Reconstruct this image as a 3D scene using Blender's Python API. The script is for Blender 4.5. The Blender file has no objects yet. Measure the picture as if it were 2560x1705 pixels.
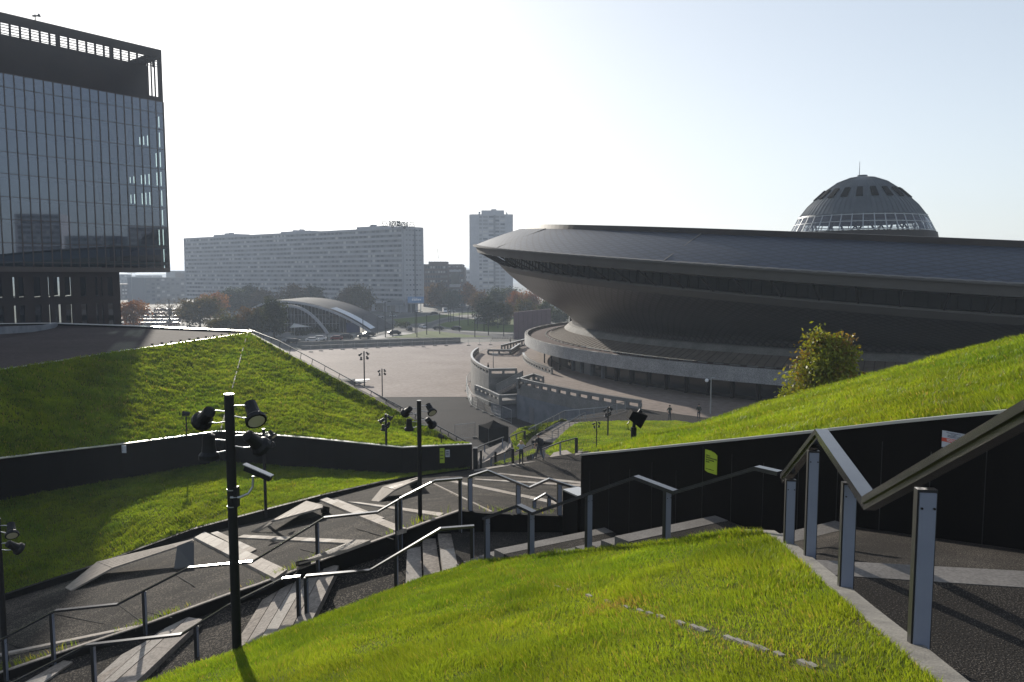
import bpy, bmesh, math, random
import numpy as np
from mathutils import Vector, Matrix
from mathutils.bvhtree import BVHTree
random.seed(7)
rng = np.random.default_rng(7)
sc = bpy.context.scene
COL = sc.collection
R = math.radians
# ---------------------------------------------------------------- survey: how the photo's directions map to the place
K = 2560 / 2354.0
CAMZ, FOC, TH = 21.0, 1900.0, math.atan(162.5 / 1900.0)
def ray(x, y):
    u, v = x * K, y * K
    dx = (u - 1280) / FOC; dy = (852.5 - v) / FOC
    Y = math.cos(TH) + dy * math.sin(TH)
    Z = -math.sin(TH) + dy * math.cos(TH)
    return dx / Y, Z / Y                      # sideways and upward per metre ahead
def atY(x, y, Y):
    a, b = ray(x, y); return Vector((a * Y, Y, CAMZ + b * Y))
def onZ(x, y, z):
    a, b = ray(x, y); Y = (z - CAMZ) / b; return Vector((a * Y, Y, z))
def onP(x, y, P):
    a, b = ray(x, y); Y = (CAMZ - P[0]) / (P[1] * a + P[2] - b); return Vector((a * Y, Y, CAMZ + b * Y))
def onV(x, y, p, q):
    a, b = ray(x, y)
    ex, ey = q[0] - p[0], q[1] - p[1]
    Y = (p[0] * ey - p[1] * ex) / (a * ey - ex)
    return Vector((a * Y, Y, CAMZ + b * Y))
def onM(x, y, bvh):
    a, b = ray(x, y)
    h = bvh.ray_cast(Vector((0, 0, CAMZ)), Vector((a, 1, b)).normalized())
    return h[0]
# ---------------------------------------------------------------- objects
def tag(o, label=None, cat=None, group=None, kind=None):
    if label: o['label'] = label
    if cat: o['category'] = cat
    if group: o['group'] = group
    if kind: o['kind'] = kind
    return o
def empty(name, loc, label=None, cat=None, group=None, rz=0):
    o = bpy.data.objects.new(name, None); COL.objects.link(o)
    o.location = loc; o.rotation_euler = (0, 0, rz); o.empty_display_size = .2
    return tag(o, label, cat, group)
KIDS = {}
def adopt(o, parent):
    o.parent = parent; KIDS.setdefault(parent.name, []).append(o)
def copy_tree(o, parent=None):
    c = o.copy(); COL.objects.link(c)
    if parent is not None:
        adopt(c, parent); 
    for ch in KIDS.get(o.name, []): copy_tree(ch, c)
    return c
class MB:
    def __init__(s): s.v = []; s.f = []; s.m = []; s.cur = 0; s.uv = None
    def add(s, vs, fs):
        n = len(s.v); s.v += [tuple(p) for p in vs]
        s.f += [tuple(i + n for i in f) for f in fs]; s.m += [s.cur] * len(fs)
        return s
    def hexa(s, b, t):
        return s.add(list(b) + list(t), [(3, 2, 1, 0), (4, 5, 6, 7), (0, 1, 5, 4), (1, 2, 6, 5), (2, 3, 7, 6), (3, 0, 4, 7)])
    def bx(s, x0, x1, y0, y1, z0, z1):
        return s.hexa([(x0, y0, z0), (x1, y0, z0), (x1, y1, z0), (x0, y1, z0)], [(x0, y0, z1), (x1, y0, z1), (x1, y1, z1), (x0, y1, z1)])
    def obox(s, o, a, b, c):
        o, a, b, c = map(Vector, (o, a, b, c))
        return s.hexa([o, o + a, o + a + b, o + b], [o + c, o + a + c, o + a + b + c, o + b + c])
    def beam(s, p, q, w, h, up=(0, 0, 1)):
        p, q, up = Vector(p), Vector(q), Vector(up)
        d = (q - p).normalized(); x = d.cross(up)
        if x.length < 1e-4: x = d.cross(Vector((0, 1, 0)))
        x.normalize(); y = x.cross(d).normalized(); x *= w / 2; y *= h / 2
        return s.hexa([p - x - y, p + x - y, p + x + y, p - x + y], [q - x - y, q + x - y, q + x + y, q - x + y])
    def ring(s, c, d, r, n):
        d = Vector(d).normalized(); a = d.cross(Vector((0, 0, 1)))
        if a.length < 1e-3: a = d.cross(Vector((0, 1, 0)))
        a.normalize(); b = d.cross(a)
        return [Vector(c) + (a * math.cos(2 * math.pi * i / n) + b * math.sin(2 * math.pi * i / n)) * r for i in range(n)]
    def tube(s, path, r, n=8, cap=True):
        path = [Vector(p) for p in path]; rs = r if isinstance(r, (list, tuple)) else [r] * len(path)
        vs = []
        for i, p in enumerate(path):
            d = path[min(i + 1, len(path) - 1)] - path[max(i - 1, 0)]
            if i == 0: d = path[1] - path[0]
            vs += s.ring(p, d, rs[i], n)
        fs = [(i * n + j, i * n + (j + 1) % n, (i + 1) * n + (j + 1) % n, (i + 1) * n + j) for i in range(len(path) - 1) for j in range(n)]
        if cap: fs += [tuple(range(n))[::-1], tuple(range((len(path) - 1) * n, len(path) * n))]
        return s.add(vs, fs)
    def prism(s, poly, z0, z1):
        n = len(poly)
        vs = [(p[0], p[1], z0) for p in poly] + [(p[0], p[1], z1) for p in poly]
        return s.add(vs, [tuple(range(n))[::-1], tuple(range(n, 2 * n))] + [(i, (i + 1) % n, n + (i + 1) % n, n + i) for i in range(n)])
    def slab(s, top, depth):
        n = len(top)
        vs = [tuple(p) for p in top] + [(p[0], p[1], p[2] - depth) for p in top]
        return s.add(vs, [tuple(range(n)), tuple(range(n, 2 * n))[::-1]] + [(i, n + i, n + (i + 1) % n, (i + 1) % n) for i in range(n)])
    def wall(s, top, zb, thick):
        """a wall under a 3-D top line; thick = plan vector; zb = bottom z (number or list)"""
        n = len(top); zb = zb if isinstance(zb, (list, tuple)) else [zb] * n
        t = Vector((thick[0], thick[1], 0))
        for i in range(n - 1):
            a, b = Vector(top[i]), Vector(top[i + 1])
            a0 = Vector((a.x, a.y, zb[i])); b0 = Vector((b.x, b.y, zb[i + 1]))
            vs = [a0, b0, b0 + t, a0 + t, a, b, b + t, a + t]
            fs = [(4, 5, 6, 7), (0, 1, 5, 4), (2, 3, 7, 6), (3, 2, 1, 0)]
            if i == 0: fs.append((3, 0, 4, 7))
            if i == n - 2: fs.append((1, 2, 6, 5))
            s.add(vs, fs)
        return s
    def ribbon(s, path, w, h):
        """a flat handrail folded along a zigzag"""
        path = [Vector(p) for p in path]; n = len(path); vs = []
        for i, p in enumerate(path):
            d = path[min(i + 1, n - 1)] - path[max(i - 1, 0)]
            x = Vector((d.y, -d.x, 0)); x = (x.normalized() if x.length > 1e-5 else Vector((1, 0, 0))) * w / 2
            z = Vector((0, 0, h))
            vs += [p - x - z, p + x - z, p + x, p - x]
        fs = [(0, 1, 2, 3), tuple(4 * (n - 1) + k for k in (3, 2, 1, 0))]
        for i in range(n - 1):
            for k in range(4):
                a, b = 4 * i + k, 4 * i + (k + 1) % 4
                fs.append((a, a + 4, b + 4, b))
        return s.add(vs, fs)
    def build(s, name, mat, parent=None, world=True, smooth=False, origin=None):
        me = bpy.data.meshes.new(name)
        off = Vector((0, 0, 0))
        if parent is not None and world: off = Vector(parent.location)
        if parent is not None and parent.parent is not None and world: off = off + Vector(parent.parent.location)
        if origin is not None: off = Vector(origin)
        me.from_pydata([(p[0] - off.x, p[1] - off.y, p[2] - off.z) for p in s.v], [], s.f)
        mats = mat if isinstance(mat, (list, tuple)) else [mat]
        for m in mats: me.materials.append(m)
        if len(mats) > 1: me.polygons.foreach_set('material_index', s.m)
        bm = bmesh.new(); bm.from_mesh(me); bmesh.ops.recalc_face_normals(bm, faces=bm.faces); bm.to_mesh(me); bm.free()
        if smooth: me.polygons.foreach_set('use_smooth', [True] * len(me.polygons))
        if s.uv is not None:
            ul = me.uv_layers.new(name='UVMap')
            for lp in me.loops: ul.data[lp.index].uv = s.uv[lp.vertex_index]
        o = bpy.data.objects.new(name, me); COL.objects.link(o)
        if parent is not None: adopt(o, parent)
        elif origin is not None: o.location = off
        return o
def thing(mb, name, mat, label, cat, group=None, smooth=False, kind=None):
    """a thing that is one mesh, its origin at its own base"""
    v = np.array(mb.v); org = (float(v[:, 0].mean()), float(v[:, 1].mean()), float(v[:, 2].min()))
    return tag(mb.build(name, mat, smooth=smooth, origin=org), label, cat, group, kind)
def struct(mb, name, mat, smooth=False):
    return tag(mb.build(name, mat, smooth=smooth), kind='structure')
def tri_list(mb):
    t = []; g = []
    for f in mb.f:
        for k in range(1, len(f) - 1): g.append((f[0], f[k], f[k + 1])); t.append(tuple(Vector(mb.v[i]) for i in g[-1]))
    mb.f = g; mb.m = [0] * len(g)
    return t
def bvh_of(*objs):
    vs, fs = [], []
    for o in objs:
        n = len(vs); mw = Matrix.Translation(o.location)
        vs += [mw @ v.co for v in o.data.vertices]; fs += [tuple(i + n for i in p.vertices) for p in o.data.polygons]
    return BVHTree.FromPolygons(vs, fs)
# ---------------------------------------------------------------- materials
def newmat(name):
    m = bpy.data.materials.new(name); m.use_nodes = True
    nt = m.node_tree; return m, nt, nt.nodes['Principled BSDF']
def N(nt, t, **kw):
    n = nt.nodes.new(t)
    for k, v in kw.items():
        if k in n.inputs: n.inputs[k].default_value = v
        else: setattr(n, k, v)
    return n
def L(nt, a, b): nt.links.new(a, b)
def rgb(c): return (c[0], c[1], c[2], 1)
def mat(name, c, rough=.6, metal=0, c2=None, scale=3, detail=5, bump=0, bscale=40, spec=.5, fine=0, fscale=120, stretch=None, rvar=0):
    m, nt, p = newmat(name)
    p.inputs['Roughness'].default_value = rough; p.inputs['Metallic'].default_value = metal
    p.inputs['Specular IOR Level'].default_value = spec
    p.inputs['Base Color'].default_value = rgb(c)
    tc = N(nt, 'ShaderNodeTexCoord'); co = tc.outputs['Object']
    if stretch:
        mp = N(nt, 'ShaderNodeMapping'); mp.inputs['Scale'].default_value = stretch; L(nt, co, mp.inputs['Vector']); co = mp.outputs[0]
    col = None
    if c2 is not None:
        nz = N(nt, 'ShaderNodeTexNoise', Scale=scale, Detail=detail, Roughness=.6); L(nt, co, nz.inputs['Vector'])
        rp = N(nt, 'ShaderNodeValToRGB'); rp.color_ramp.elements[0].position = .32; rp.color_ramp.elements[1].position = .68
        rp.color_ramp.elements[0].color = rgb(c); rp.color_ramp.elements[1].color = rgb(c2)
        L(nt, nz.outputs['Fac'], rp.inputs[0]); col = rp.outputs[0]
        if rvar:
            mr = N(nt, 'ShaderNodeMapRange'); mr.inputs[3].default_value = rough - rvar; mr.inputs[4].default_value = rough + rvar
            L(nt, nz.outputs['Fac'], mr.inputs[0]); L(nt, mr.outputs[0], p.inputs['Roughness'])
    if fine:
        n2 = N(nt, 'ShaderNodeTexNoise', Scale=fscale, Detail=2); L(nt, tc.outputs['Object'], n2.inputs['Vector'])
        mr = N(nt, 'ShaderNodeMapRange'); mr.inputs[1].default_value = .3; mr.inputs[2].default_value = .7
        mr.inputs[3].default_value = 1 - fine; mr.inputs[4].default_value = 1 + fine; L(nt, n2.outputs['Fac'], mr.inputs[0])
        mx = N(nt, 'ShaderNodeMix', data_type='RGBA', blend_type='MULTIPLY'); mx.inputs[0].default_value = 1
        if col is not None: L(nt, col, mx.inputs[6])
        else: mx.inputs[6].default_value = rgb(c)
        L(nt, mr.outputs[0], mx.inputs[7]); col = mx.outputs[2]
    if col is not None: L(nt, col, p.inputs['Base Color'])
    if bump:
        b = N(nt, 'ShaderNodeBump', Strength=bump, Distance=.02)
        n3 = N(nt, 'ShaderNodeTexNoise', Scale=bscale, Detail=3); L(nt, tc.outputs['Object'], n3.inputs['Vector'])
        L(nt, n3.outputs['Fac'], b.inputs['Height']); L(nt, b.outputs[0], p.inputs['Normal'])
    return m
def leafmat(name, trans=.5, rough=.55, spec=.3, tint=(1, 1, 1)):
    m, nt, p = newmat(name)
    at = N(nt, 'ShaderNodeAttribute', attribute_name='Col')
    p.inputs['Roughness'].default_value = rough; p.inputs['Specular IOR Level'].default_value = spec
    L(nt, at.outputs['Color'], p.inputs['Base Color'])
    tr = N(nt, 'ShaderNodeBsdfTranslucent')
    mx0 = N(nt, 'ShaderNodeMix', data_type='RGBA', blend_type='MULTIPLY'); mx0.inputs[0].default_value = 1
    L(nt, at.outputs['Color'], mx0.inputs[6]); mx0.inputs[7].default_value = rgb(tint)
    L(nt, mx0.outputs[2], tr.inputs['Color'])
    mx = N(nt, 'ShaderNodeMixShader'); mx.inputs[0].default_value = trans
    L(nt, p.outputs[0], mx.inputs[1]); L(nt, tr.outputs[0], mx.inputs[2])
    L(nt, mx.outputs[0], nt.nodes['Material Output'].inputs['Surface'])
    return m
def shingle(name, c, c2, su, sv, rough=.4, metal=.0, bump=.5, rot=45, spec=.5):
    """overlapping diamond plates laid out over a surface's own UV (metres)"""
    m, nt, p = newmat(name)
    p.inputs['Roughness'].default_value = rough; p.inputs['Metallic'].default_value = metal; p.inputs['Specular IOR Level'].default_value = spec
    uv = N(nt, 'ShaderNodeUVMap', uv_map='UVMap')
    s1 = N(nt, 'ShaderNodeMapping'); s1.inputs['Scale'].default_value = (1 / su, 1 / sv, 1); L(nt, uv.outputs[0], s1.inputs[0])
    mp = N(nt, 'ShaderNodeMapping'); mp.inputs['Rotation'].default_value = (0, 0, R(rot)); L(nt, s1.outputs[0], mp.inputs[0])
    br = N(nt, 'ShaderNodeTexBrick', Scale=1.0); br.offset = 0
    br.inputs['Color1'].default_value = rgb(c); br.inputs['Color2'].default_value = rgb(c2); br.inputs['Mortar'].default_value = rgb([x * .6 for x in c])
    br.inputs['Mortar Size'].default_value = .14; br.inputs['Brick Width'].default_value = 1; br.inputs['Row Height'].default_value = 1; br.inputs['Bias'].default_value = 0
    L(nt, mp.outputs[0], br.inputs['Vector'])
    nz = N(nt, 'ShaderNodeTexNoise', Scale=.12, Detail=4); tc = N(nt, 'ShaderNodeTexCoord'); L(nt, tc.outputs['Object'], nz.inputs['Vector'])
    mr = N(nt, 'ShaderNodeMapRange'); mr.inputs[3].default_value = .7; mr.inputs[4].default_value = 1.3; L(nt, nz.outputs['Fac'], mr.inputs[0])
    mx = N(nt, 'ShaderNodeMix', data_type='RGBA', blend_type='MULTIPLY'); mx.inputs[0].default_value = 1
    L(nt, br.outputs['Color'], mx.inputs[6]); L(nt, mr.outputs[0], mx.inputs[7]); L(nt, mx.outputs[2], p.inputs['Base Color'])
    sx = N(nt, 'ShaderNodeSeparateXYZ'); L(nt, mp.outputs[0], sx.inputs[0])
    fx = N(nt, 'ShaderNodeMath', operation='FRACT'); L(nt, sx.outputs[0], fx.inputs[0])
    fy = N(nt, 'ShaderNodeMath', operation='FRACT'); L(nt, sx.outputs[1], fy.inputs[0])
    ad = N(nt, 'ShaderNodeMath', operation='ADD'); L(nt, fx.outputs[0], ad.inputs[0]); L(nt, fy.outputs[0], ad.inputs[1])
    b = N(nt, 'ShaderNodeBump', Strength=bump, Distance=.12); L(nt, ad.outputs[0], b.inputs['Height']); L(nt, b.outputs[0], p.inputs['Normal'])
    return m
def specklemat(name, c, c2, stone, scale=30, thr=.63, rough=.9, spec=.03, bump=.6):
    """asphalt with pale colour specks for aggregate and for sun glints"""
    m = mat(name, c, rough, c2=c2, scale=.45, spec=spec, bump=bump, bscale=scale * .8); nt = m.node_tree; p = nt.nodes['Principled BSDF']
    src = p.inputs['Base Color'].links[0].from_socket
    tc = N(nt, 'ShaderNodeTexCoord'); nz = N(nt, 'ShaderNodeTexNoise', Scale=scale, Detail=1.5); L(nt, tc.outputs['Object'], nz.inputs['Vector'])
    big = N(nt, 'ShaderNodeTexNoise', Scale=.7, Detail=3); L(nt, tc.outputs['Object'], big.inputs['Vector'])
    ad = N(nt, 'ShaderNodeMath', operation='MULTIPLY_ADD'); L(nt, big.outputs['Fac'], ad.inputs[0]); ad.inputs[1].default_value = .35; L(nt, nz.outputs['Fac'], ad.inputs[2])
    mr = N(nt, 'ShaderNodeMapRange'); mr.inputs[1].default_value = thr + .14; mr.inputs[2].default_value = thr + .22; L(nt, ad.outputs[0], mr.inputs[0])
    mx = N(nt, 'ShaderNodeMix', data_type='RGBA'); L(nt, mr.outputs[0], mx.inputs[0]); L(nt, src, mx.inputs[6]); mx.inputs[7].default_value = rgb(stone); L(nt, mx.outputs[2], p.inputs['Base Color'])  # pale specks: aggregate stones, and sun glints painted into the colour
    return m
M = {}
M['blade'] = leafmat('grass_blade', .68, .42, .3, (1.25, 1.2, .5))
M['leaf'] = leafmat('tree_leaf', .45, .5, .35, (1.1, 1.05, .7))
M['farleaf'] = leafmat('tree_leaf_matte', .5, .85, .03, (1.25, 1.0, .6))
M['soil'] = mat('lawn_soil', (.04, .06, .010), .95, c2=(.075, .075, .018), scale=.8, spec=.05)
M['turf'] = mat('far_turf', (.05, .085, .012), .95, c2=(.09, .11, .02), scale=.25, spec=.1, fine=.3, fscale=8)
M['asphalt'] = mat('asphalt', (.036, .034, .034), .88, c2=(.056, .052, .050), scale=.12, fine=.4, fscale=5, rvar=.06, spec=.04)
M['path'] = specklemat('path_asphalt', (.016, .0145, .0135), (.028, .025, .0225), (.13, .11, .09), 22, .60)
M['gravelfloor'] = specklemat('coarse_asphalt', (.022, .020, .018), (.034, .031, .028), (.12, .105, .09), 70, .60)
M['slab'] = mat('stone_slab', (.22, .19, .162), .8, c2=(.31, .27, .235), scale=1.6, fine=.25, fscale=14, rvar=.08, spec=.10)
M['slab2'] = mat('stone_slab_warm', (.19, .16, .133), .82, c2=(.28, .24, .20), scale=2.1, fine=.3, fscale=11, spec=.10)
M['slab3'] = mat('stone_slab_pale', (.26, .23, .20), .78, c2=(.35, .315, .275), scale=1.2, fine=.2, fscale=16, spec=.12)
M['slabgrey'] = mat('stone_slab_grey', (.13, .12, .11), .8, c2=(.19, .175, .16), scale=2, fine=.2, fscale=30, spec=.15)
M['kerb'] = mat('concrete_kerb', (.12, .11, .095), .85, c2=(.21, .195, .165), scale=4, fine=.2, fscale=50, bump=.3, bscale=60)
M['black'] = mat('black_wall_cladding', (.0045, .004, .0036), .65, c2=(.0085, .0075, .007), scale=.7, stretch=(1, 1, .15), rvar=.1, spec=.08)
M['coping'] = mat('steel_coping', (.55, .54, .52), .35, .8)
M['rail'] = mat('rail_metal', (.10, .10, .11), .22, .85, c2=(.13, .13, .135), scale=6)
M['railblack'] = mat('rail_black', (.012, .012, .013), .4)
M['panel'] = mat('post_panel', (.17, .19, .245), .4, c2=(.20, .222, .28), scale=2, spec=.3)
M['board'] = mat('notice_board', (.42, .44, .48), .6)
M['mattblack'] = mat('matt_black', (.008, .008, .009), .85, spec=.04)
M['bandglass'] = mat('dark_band_glass', (.008, .008, .009), .35, spec=.12)
M['bolt'] = mat('bolt', (.03, .03, .03), .4, .8)
M['lampblack'] = mat('lamp_black', (.010, .010, .011), .55, spec=.25)
M['lens'] = mat('lamp_lens', (.42, .40, .28), .15)
M['steel'] = mat('galvanised', (.32, .33, .34), .42, .8, c2=(.42, .43, .44), scale=8)
M['wood'] = mat('bench_timber', (.19, .162, .135), .8, c2=(.28, .245, .21), scale=4, spec=.08)
M['plaza'] = mat('plaza_concrete', (.26, .215, .19), .85, c2=(.34, .285, .255), scale=.07, detail=9, fine=.14, fscale=1.2, spec=.06)
M['conc'] = mat('concrete', (.16, .155, .148), .88, c2=(.23, .222, .21), scale=.5, fine=.15, fscale=6, spec=.2)
M['concdark'] = mat('concrete_blue_grey', (.10, .112, .135), .85, c2=(.2, .21, .23), scale=.6)  # darker concrete of a bluish grey tone
M['pebble'] = mat('pebble_dash', (.20, .20, .205), .88, c2=(.28, .28, .285), scale=.6, fine=.4, fscale=9)
M['white'] = mat('white_paint', (.75, .75, .76), .5)
M['annexroof'] = mat('brown_roof_felt', (.085, .056, .054), .92, c2=(.105, .072, .066), scale=.2, spec=.1)
M['plank'] = mat('pale_cladding', (.16, .135, .115), .85, c2=(.21, .18, .155), scale=1, spec=.1)
M['batten'] = mat('cladding_batten', (.11, .095, .08), .85, spec=.1)
M['darkwall'] = mat('dark_facade', (.015, .012, .011), .6, c2=(.026, .018, .016), scale=.3, spec=.2)
M['glassdark'] = mat('dark_glass', (.012, .014, .018), .08, spec=.6)
M['dome'] = mat('zinc_sheet', (.044, .056, .066), .45, .2, c2=(.06, .074, .086), scale=.8, stretch=(1, 1, .2))
M['fascia'] = mat('fascia_metal', (.075, .070, .066), .65, .05, c2=(.095, .088, .082), scale=.3)
M['roof'] = shingle('roof_plates', (.024, .033, .054), (.032, .044, .07), 1.5, .75, .5, .2, .35, spec=.3)
M['bowl'] = shingle('bowl_plates', (.062, .056, .057), (.082, .075, .075), .9, 1.1, .42, .3, .6, spec=.3)
M['tent'] = mat('black_canvas', (.005, .005, .0055), .95, spec=.02)
M['yellow'] = mat('sign_yellow', (.34, .44, .02), .5)
M['ink'] = mat('sign_ink', (.04, .05, .01), .7)
M['red'] = mat('sign_red', (.5, .06, .03), .5)
M['inkblue'] = mat('sign_text', (.05, .06, .09), .7)
M['bark'] = mat('bark', (.055, .042, .032), .9, c2=(.08, .065, .05), scale=3)
M['facadeconc'] = mat('panel_concrete', (.30, .30, .32), .9, c2=(.36, .36, .385), scale=.2, fine=.08, fscale=1)
M['farfacade'] = mat('far_facade', (.16, .165, .18), .9, spec=.1)
M['facadedark'] = mat('window_strip', (.14, .145, .16), .8, c2=(.19, .195, .21), scale=.4, spec=.1)
M['winA'] = mat('window_glass', (.07, .075, .09), .25, spec=.3)
M['winB'] = mat('window_curtain', (.42, .41, .40), .4)
M['winC'] = mat('window_shade', (.17, .17, .18), .4)
M['brown'] = mat('brown_facade', (.10, .08, .075), .8, c2=(.13, .105, .10), scale=.2)
M['tower'] = mat('tower_cladding', (.022, .016, .014), .65, c2=(.032, .023, .019), scale=.2, spec=.15)
M['slabint'] = mat('interior_slab', (.12, .12, .12), .9)
M['mullion'] = mat('bronze_mullion', (.055, .042, .036), .45, .3)
M['screen'] = mat('brown_screen', (.13, .085, .10), .8, c2=(.16, .11, .125), scale=.4)
M['tyre'] = mat('tyre', (.012, .012, .012), .85)
M['hill'] = mat('far_hill', (.05, .06, .045), 1.0)
M['pave2'] = mat('road_asphalt', (.065, .065, .066), .85, c2=(.085, .084, .083), scale=.05, fine=.1, fscale=4, spec=.05)
M['pavlight'] = mat('pavement', (.17, .16, .15), .85, c2=(.22, .21, .195), scale=.2, fine=.1, fscale=6)
M['fur'] = mat('dome_frame', (.32, .34, .36), .4, .5)
def glassmat(name, tint, refl, rough=.02, gcol=(.8, .85, .95)):
    m, nt, p = newmat(name); nt.nodes.remove(p)
    g = N(nt, 'ShaderNodeBsdfGlossy', Roughness=rough); g.inputs['Color'].default_value = rgb(gcol)
    t = N(nt, 'ShaderNodeBsdfTransparent'); t.inputs['Color'].default_value = rgb(tint)
    lw = N(nt, 'ShaderNodeLayerWeight', Blend=.25)
    mr = N(nt, 'ShaderNodeMapRange'); mr.inputs[3].default_value = refl; mr.inputs[4].default_value = min(1, refl + .6); L(nt, lw.outputs['Fresnel'], mr.inputs[0])
    mx = N(nt, 'ShaderNodeMixShader'); L(nt, mr.outputs[0], mx.inputs[0]); L(nt, t.outputs[0], mx.inputs[1]); L(nt, g.outputs[0], mx.inputs[2])
    L(nt, mx.outputs[0], nt.nodes['Material Output'].inputs['Surface'])
    return m
M['towerglass'] = glassmat('tower_glass', (.42, .56, .55), .20, gcol=(.60, .67, .82))
M['domeglass'] = glassmat('dome_glass', (.93, .96, .98), .08)
M['hallglass'] = glassmat('hall_glass', (.5, .55, .55), .12)
# ---------------------------------------------------------------- light, air, camera
SUN_AZ, SUN_EL = R(22.9), R(15.7)
SUN = Vector((-math.sin(SUN_AZ) * math.cos(SUN_EL), math.cos(SUN_AZ) * math.cos(SUN_EL), math.sin(SUN_EL)))
w = bpy.data.worlds.new('World'); sc.world = w; w.use_nodes = True
wn = w.node_tree; bg = wn.nodes['Background']
sky = wn.nodes.new('ShaderNodeTexSky'); sky.sky_type = 'NISHITA'; sky.sun_disc = False
sky.sun_elevation = SUN_EL; sky.sun_rotation = -SUN_AZ; sky.altitude = 250
sky.air_density = 1.0; sky.dust_density = 1.2; sky.ozone_density = 3.0
hs = wn.nodes.new('ShaderNodeHueSaturation'); hs.inputs['Saturation'].default_value = .6; wn.links.new(sky.outputs[0], hs.inputs['Color'])
def vmath(op, a, b):                       # hazy air evens out the brightness round the sun: c / (1 + .12 c)
    n = wn.nodes.new('ShaderNodeVectorMath'); n.operation = op
    for i, q in enumerate((a, b)):
        if isinstance(q, tuple): n.inputs[i].default_value = q
        else: wn.links.new(q, n.inputs[i])
    return n.outputs[0]
hc = hs.outputs[0]
wn.links.new(vmath('DIVIDE', hc, vmath('ADD', vmath('MULTIPLY', hc, (.13, .13, .13)), (1, 1, 1))), bg.inputs['Color']); bg.inputs['Strength'].default_value = .132
sd = bpy.data.lights.new('sun', 'SUN'); sd.energy = 3.2; sd.angle = R(.53); sd.color = (1, .93, .82)
so = bpy.data.objects.new('sun', sd); COL.objects.link(so); so.rotation_euler = SUN.to_track_quat('Z', 'Y').to_euler(); so.location = (-60, 140, 120)
cd = bpy.data.cameras.new('camera'); cam = bpy.data.objects.new('camera', cd); COL.objects.link(cam)
cam.location = (0, 0, CAMZ); cam.rotation_euler = (math.pi / 2 - TH, 0, 0)
cd.sensor_width = 36; cd.lens = FOC / 2560 * 36; cd.clip_start = .1; cd.clip_end = 30000
sc.camera = cam
sc.view_settings.view_transform = 'Standard'; sc.view_settings.look = 'None'; sc.view_settings.exposure = 1.15; sc.view_settings.gamma = 1
sc.cycles.max_bounces = 8; sc.cycles.transparent_max_bounces = 16; sc.cycles.volume_bounces = 1
# ---------------------------------------------------------------- grass
def pts_on(tris, dens, clip=None):
    """random points over triangles; dens(xyz array) -> blades per square metre, sampled at the triangle's peak"""
    out = []; nor = []
    for a, b, c in tris:
        a, b, c = map(np.array, (a, b, c)); n = np.cross(b - a, c - a); ar = np.linalg.norm(n) / 2
        if ar < 1e-6: continue
        n = n / (2 * ar)
        if n[2] < 0: n = -n
        g = np.array([a, b, c, (a + b + c) / 3, (a + b) / 2, (b + c) / 2, (a + c) / 2]); mx = float(dens(g).max()) * 1.1
        k = int(ar * mx)
        if k < 1: continue
        r1 = np.sqrt(rng.random(k)); r2 = rng.random(k)
        p = (1 - r1)[:, None] * a + (r1 * (1 - r2))[:, None] * b + (r1 * r2)[:, None] * c
        keep = rng.random(k) < dens(p) / mx
        out.append(p[keep]); nor.append(np.repeat(n[None], keep.sum(), 0))
    return np.concatenate(out), np.concatenate(nor)
def vnoise(p, s, seed=0):
    """cheap smooth value noise in plan"""
    r = np.random.default_rng(seed); t = r.random((64, 64))
    x = p[:, 0] / s + 1000; y = p[:, 1] / s + 1000; i = np.floor(x).astype(int); j = np.floor(y).astype(int); fx = x - i; fy = y - j
    fx = fx * fx * (3 - 2 * fx); fy = fy * fy * (3 - 2 * fy); i %= 64; j %= 64; i1 = (i + 1) % 64; j1 = (j + 1) % 64
    return (t[i, j] * (1 - fx) + t[i1, j] * fx) * (1 - fy) + (t[i, j1] * (1 - fx) + t[i1, j1] * fx) * fy
def quadmesh(name, V, F, cols, mtl, nper):
    """V (n,nper,3), F list of index tuples within one piece, cols (n,3)"""
    n = len(V); me = bpy.data.meshes.new(name)
    me.vertices.add(n * nper); me.vertices.foreach_set('co', V.astype(np.float32).ravel())
    base = (np.arange(n) * nper)[:, None]
    loops = np.concatenate([np.array(f) for f in F]); ls = np.array([len(f) for f in F])
    allv = (base + loops[None]).ravel(); tot = np.tile(ls, n)
    me.loops.add(len(allv)); me.loops.foreach_set('vertex_index', allv.astype(np.int32))
    me.polygons.add(len(tot)); st = np.concatenate([[0], np.cumsum(tot)[:-1]])
    me.polygons.foreach_set('loop_start', st.astype(np.int32))
    me.update(calc_edges=True)
    at = me.attributes.new('Col', 'FLOAT_COLOR', 'POINT')
    c4 = np.ones((n, nper, 4), np.float32); c4[:, :, :3] = cols[:, None, :]
    at.data.foreach_set('color', c4.ravel())
    me.materials.append(mtl)
    o = bpy.data.objects.new(name, me); COL.objects.link(o)
    return o
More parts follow.
